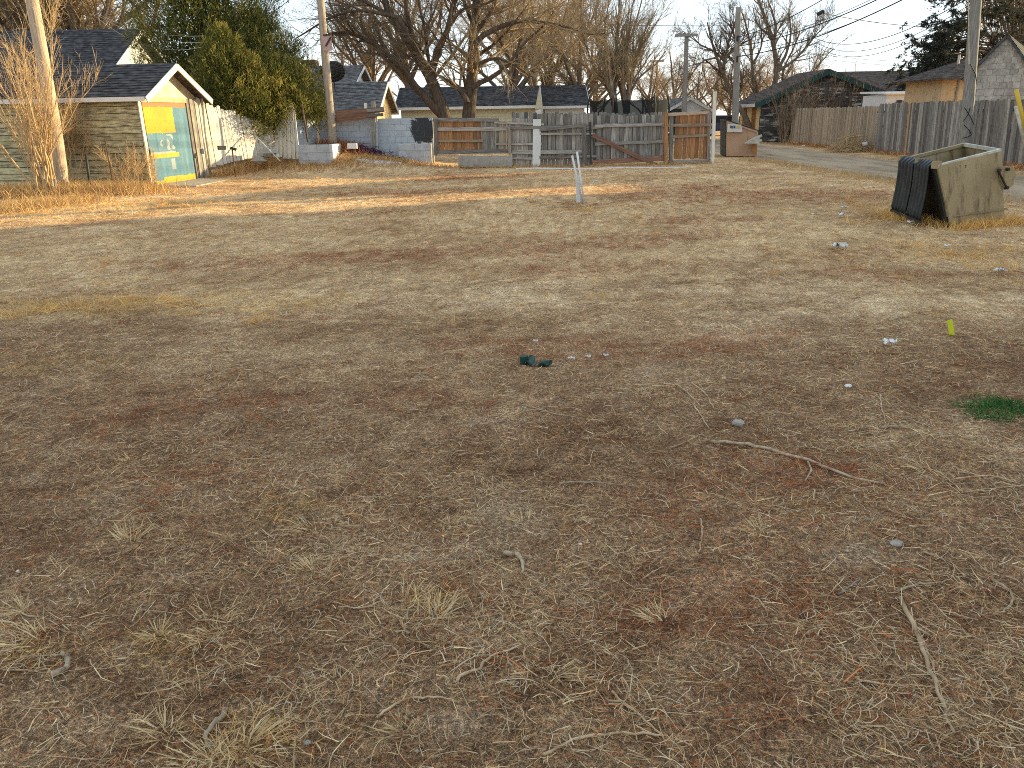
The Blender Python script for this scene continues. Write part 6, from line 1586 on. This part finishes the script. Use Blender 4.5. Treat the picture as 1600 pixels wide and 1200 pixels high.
stick([(1338, 1064), (1390, 1072), (1446, 1079)], .0045, m_stickpale, 'thin pale stick left of the split bleached stick')
stick([(1309, 929), (1343, 911)], .005, m_poledk, 'short grey stick under the rounded grey rock')
stick([(1443, 868), (1475, 880), (1510, 902)], .004, m_stickpale, 'thin curved stick below and right of the grey rock')
stick([(786, 853), (805, 859), (816, 872), (817, 892)], .009, m_stick, 'thick bent stick with a splayed end in the middle foreground')
stick([(355, 1110), (330, 1138), (322, 1158), (328, 1172)], .009, m_stick, 'thick bent tan stick at the lower left')
stick([(84, 1064), (102, 1052), (107, 1036), (98, 1027)], .010, m_stick, 'stubby hooked stick near the left edge')
stick([(-10, 1050), (40, 1054), (78, 1049)], .0045, m_stickpale, 'slim pale stick reaching in from the left edge', fork=[(62, 1051), (65, 1028)])
stick([(713, 1067), (728, 1054), (747, 1047), (760, 1032), (815, 1012)], .0062, m_stickpale, 'pale twisted root in the lower middle')
stick([(850, 1186), (905, 1160), (960, 1150), (1045, 1150)], .0055, m_stickpale, 'long pale stem along the bottom edge')
stick([(955, 1083), (988, 1108), (1035, 1152)], .0055, m_stickpale, 'forked pale stem sloping down in the lower middle', fork=[(975, 1098), (952, 1098), (945, 1094)])
stick([(590, 1118), (615, 1100), (640, 1090), (690, 1092), (716, 1099)], .005, m_stickpale, 'long thin stem crossing the lower middle')
stick([(873, 748), (930, 750), (992, 759)], .006, m_stick, 'dark straight stick in the middle of the lot')
stick([(820, 633), (855, 642), (892, 648)], .005, m_stickpale, 'thin pale stick below the green plastic lid')
for k, pts in enumerate([[(1053, 597), (1075, 612), (1093, 632)], [(1080, 598), (1100, 612), (1117, 640)], [(1084, 632), (1096, 648), (1108, 664)]]):
    stick(pts, .006, m_stickpale, ['leftmost bleached twig right of the green lid', 'rightmost bleached twig right of the green lid', 'lowest bleached twig right of the green lid'][k], 'twig', 'bleached twigs right of the green lid', 'twig')
stick([(1048, 697), (1070, 687), (1094, 673)], .006, m_stickpale, 'short bleached stick just above the longest tan stick')
stick([(1095, 814), (1096, 836), (1092, 862)], .006, m_stickpale, 'upright lying stick below the longest tan stick')
stick([(1343, 682), (1387, 679)], .006, m_stickpale, 'pale stub left of the twig tangle', fork=[(1380, 680), (1388, 666)])
stick([(1377, 673), (1400, 670), (1424, 672)], .008, m_stick, 'thick dark stub in the twig tangle')
stick([(1375, 618), (1378, 640), (1383, 664)], .005, m_stickpale, 'straight pale twig pointing at the twig tangle', 'twig')
for k, pts in enumerate([[(1493, 752), (1550, 750), (1602, 764)], [(1503, 772), (1550, 768), (1600, 763)], [(1463, 737), (1485, 756), (1504, 772)], [(1495, 740), (1530, 748), (1555, 765)], [(1463, 957), (1500, 966), (1528, 972)], [(1400, 663), (1430, 660), (1463, 675)], [(1495, 718), (1535, 728), (1575, 722)], [(1520, 782), (1560, 780), (1598, 786)]]):
    stick(pts, .004, m_stickpale, ['upper long stem running off the right edge', 'lower long stem running off the right edge', 'slanting stem joining the two long ones at the right edge', 'short stem above the long ones at the right edge', 'straight pale stem between hooked stick and split bleached stick', 'arched stem in the twig tangle below the green grass', 'highest wavy stem below the green grass at the right edge', 'lowest wavy stem at the right edge'][k], 'stem', 'thin stems at the right edge', 'dry_stem')
for k, pts in enumerate([[(20, 955), (50, 965), (82, 972)], [(278, 1018), (300, 1008), (332, 1000)], [(600, 870), (610, 885), (605, 905)], [(1005, 900), (1025, 888), (1040, 882)], [(440, 960), (430, 985), (455, 965)], [(215, 1085), (260, 1078), (300, 1062)], [(600, 930), (560, 945), (520, 935)], [(75, 1050), (60, 1030), (64, 1015)], [(1320, 905), (1290, 930), (1260, 925)], [(1150, 980), (1180, 975), (1210, 985)]]):
    stick(pts, .0035, m_stickpale, ['pale curled stem near the left edge above the stubby hooked stick', 'curled stem right of the left tufts', 'short curved stem left of the thick bent middle stick', 'slender curved stem right of the middle foreground', 'kinked stem between the left tufts and the middle', 'long curved stem above the thick bent stick at lower left', 'pale stem left of the biggest straw tuft', 'short stem rising over the stubby hooked stick', 'curved stem under the short grey stick', 'wavy stem left of the knobbly tan stick'][k], 'stem', 'thin curled stems in the foreground', 'dry_stem')

# ---- rocks and litter
def rock(u, v, s, label, mat=None, seed=1, name='rock', cat='rock', group=None):
    x, y = G(u, v); lump(name, label, cat, (x, y, float(hgt(x, y)) + s * .32), (s, s * .8, s * .55), mat or m_rock, seed, 12, group)
rock(1400, 854, .024, 'rounded pale grey rock lying at the right', m_rock, 3)
rock(1153, 662, .035, 'flat grey stone above the longest tan stick', m_rock, 4)
rock(1325, 605, .022, 'light stone right of the bleached twigs', m_litterwhite, 5)
rock(480, 1158, .011, 'round grey pebble at the bottom', m_rock, 6); rock(28, 890, .008, 'small white pebble at the left edge', m_litterwhite, 7)
rock(907, 845, .008, 'tiny white pebble in the middle foreground', m_litterwhite, 8)
def scrap(u, v, s, label, seed, group=None):
    x, y = G(u, v); g = np.random.default_rng(seed); mb = MB(); n = 5; z = float(hgt(x, y)) + .03
    s *= .62
    gr = [[(x + s * (i / n - .5) * 2 + g.normal(0, s * .15), y + s * (j / n - .5) * 1.4 + g.normal(0, s * .15), z + g.uniform(0, s * .9)) for i in range(n + 1)] for j in range(n + 1)]
    for j in range(n):
        for i in range(n): mb.quad(gr[j][i], gr[j][i + 1], gr[j + 1][i + 1], gr[j + 1][i])
    o = mb.build('litter_scrap', m_litterwhite, None, True); o.modifiers.new('t', 'SOLIDIFY').thickness = .003; tag(o, label, 'litter', group)
for i, (u, v, s, lab) in enumerate([(1315, 340, .09, 'crumpled white scrap left of the open dumpster'), (1318, 328, .07, 'white scrap just behind the crumpled one left of the open dumpster'), (1311, 391, .11, 'white scrap in the grass nearer than the open dumpster'), (1563, 430, .08, 'white scrap at the right below the open dumpster'), (1422, 354, .07, 'white scrap at the corner of the ribbed lids'), (1479, 388, .05, 'white scrap in the golden grass below the open dumpster'), (1388, 546, .06, 'greyish scrap left of the yellow tape'),
                                    (1243, 225, .2, 'white bag at the far end of the alley fence'), (1255, 229, .12, 'small white scrap beside the white bag'), (930, 286, .08, 'white scrap right of the two thin stakes'), (1403, 303, .05, 'tiny white scrap stuck by the ribbed lids')]):
    scrap(u, v, s, lab, 20 + i)
for i, (u, v, s) in enumerate([(837, 533, .028), (893, 560, .035), (919, 558, .028), (947, 556, .028)]):
    scrap(u, v, s, ['small white scrap behind the green lid', 'small white scrap next to the right end of the green lid', 'middle white scrap of the row right of the green lid', 'farthest right white scrap in the row beside the green lid'][i], 60 + i, 'white scraps around the green lid')
rock(1270, 335, .03, 'small pale stone left of the white scraps', m_litterwhite, 9)
# broken green plastic lid
x0_, y0_ = G(842, 563); gl = thing('valve_cover', (x0_, y0_, 0), 'broken dark green plastic lid half buried in rusty weeds', 'cover')
z_ = float(hgt(x0_, y0_)) + .022
def wedge(a0, a1, rx, ry, dz, name):
    mb = MB(); k = 12; c_ = V3(x0_ - .01, y0_, z_ + dz); pts = [c_ + V3(math.cos(a0 + (a1 - a0) * i / k) * rx, math.sin(a0 + (a1 - a0) * i / k) * ry, .015 * math.sin(i)) for i in range(k + 1)]
    mb.prism([c_ + V3(math.cos((a0 + a1) / 2) * .02, 0, 0)] + pts, V3(0, 0, -.014)); return mb.build(name, m_greenpl, gl)
wedge(PI * .55, PI * 1.45, .085, .08, .008, 'left_piece'); wedge(PI * 1.5, PI * 2.15, .1, .09, .0, 'right_piece')
mb = MB(); mb.tube([(x0_ - .1, y0_ + .02, z_ - .02), (x0_ - .105, y0_ + .02, z_ + .03)], .03, 10); mb.build('rim_piece', m_greenpl, gl)
# yellow tape
x_, y_ = G(1488, 527); o = board('marking_tape', V3(x_, y_, float(hgt(x_, y_)) - .02), V3(x_ - .045, y_, .135), .035, .003, m_tape, None, side=V3(1, -.2, 0), jit=.004); tag(o, 'bright yellow marking tape sticking out of the straw', 'tape')
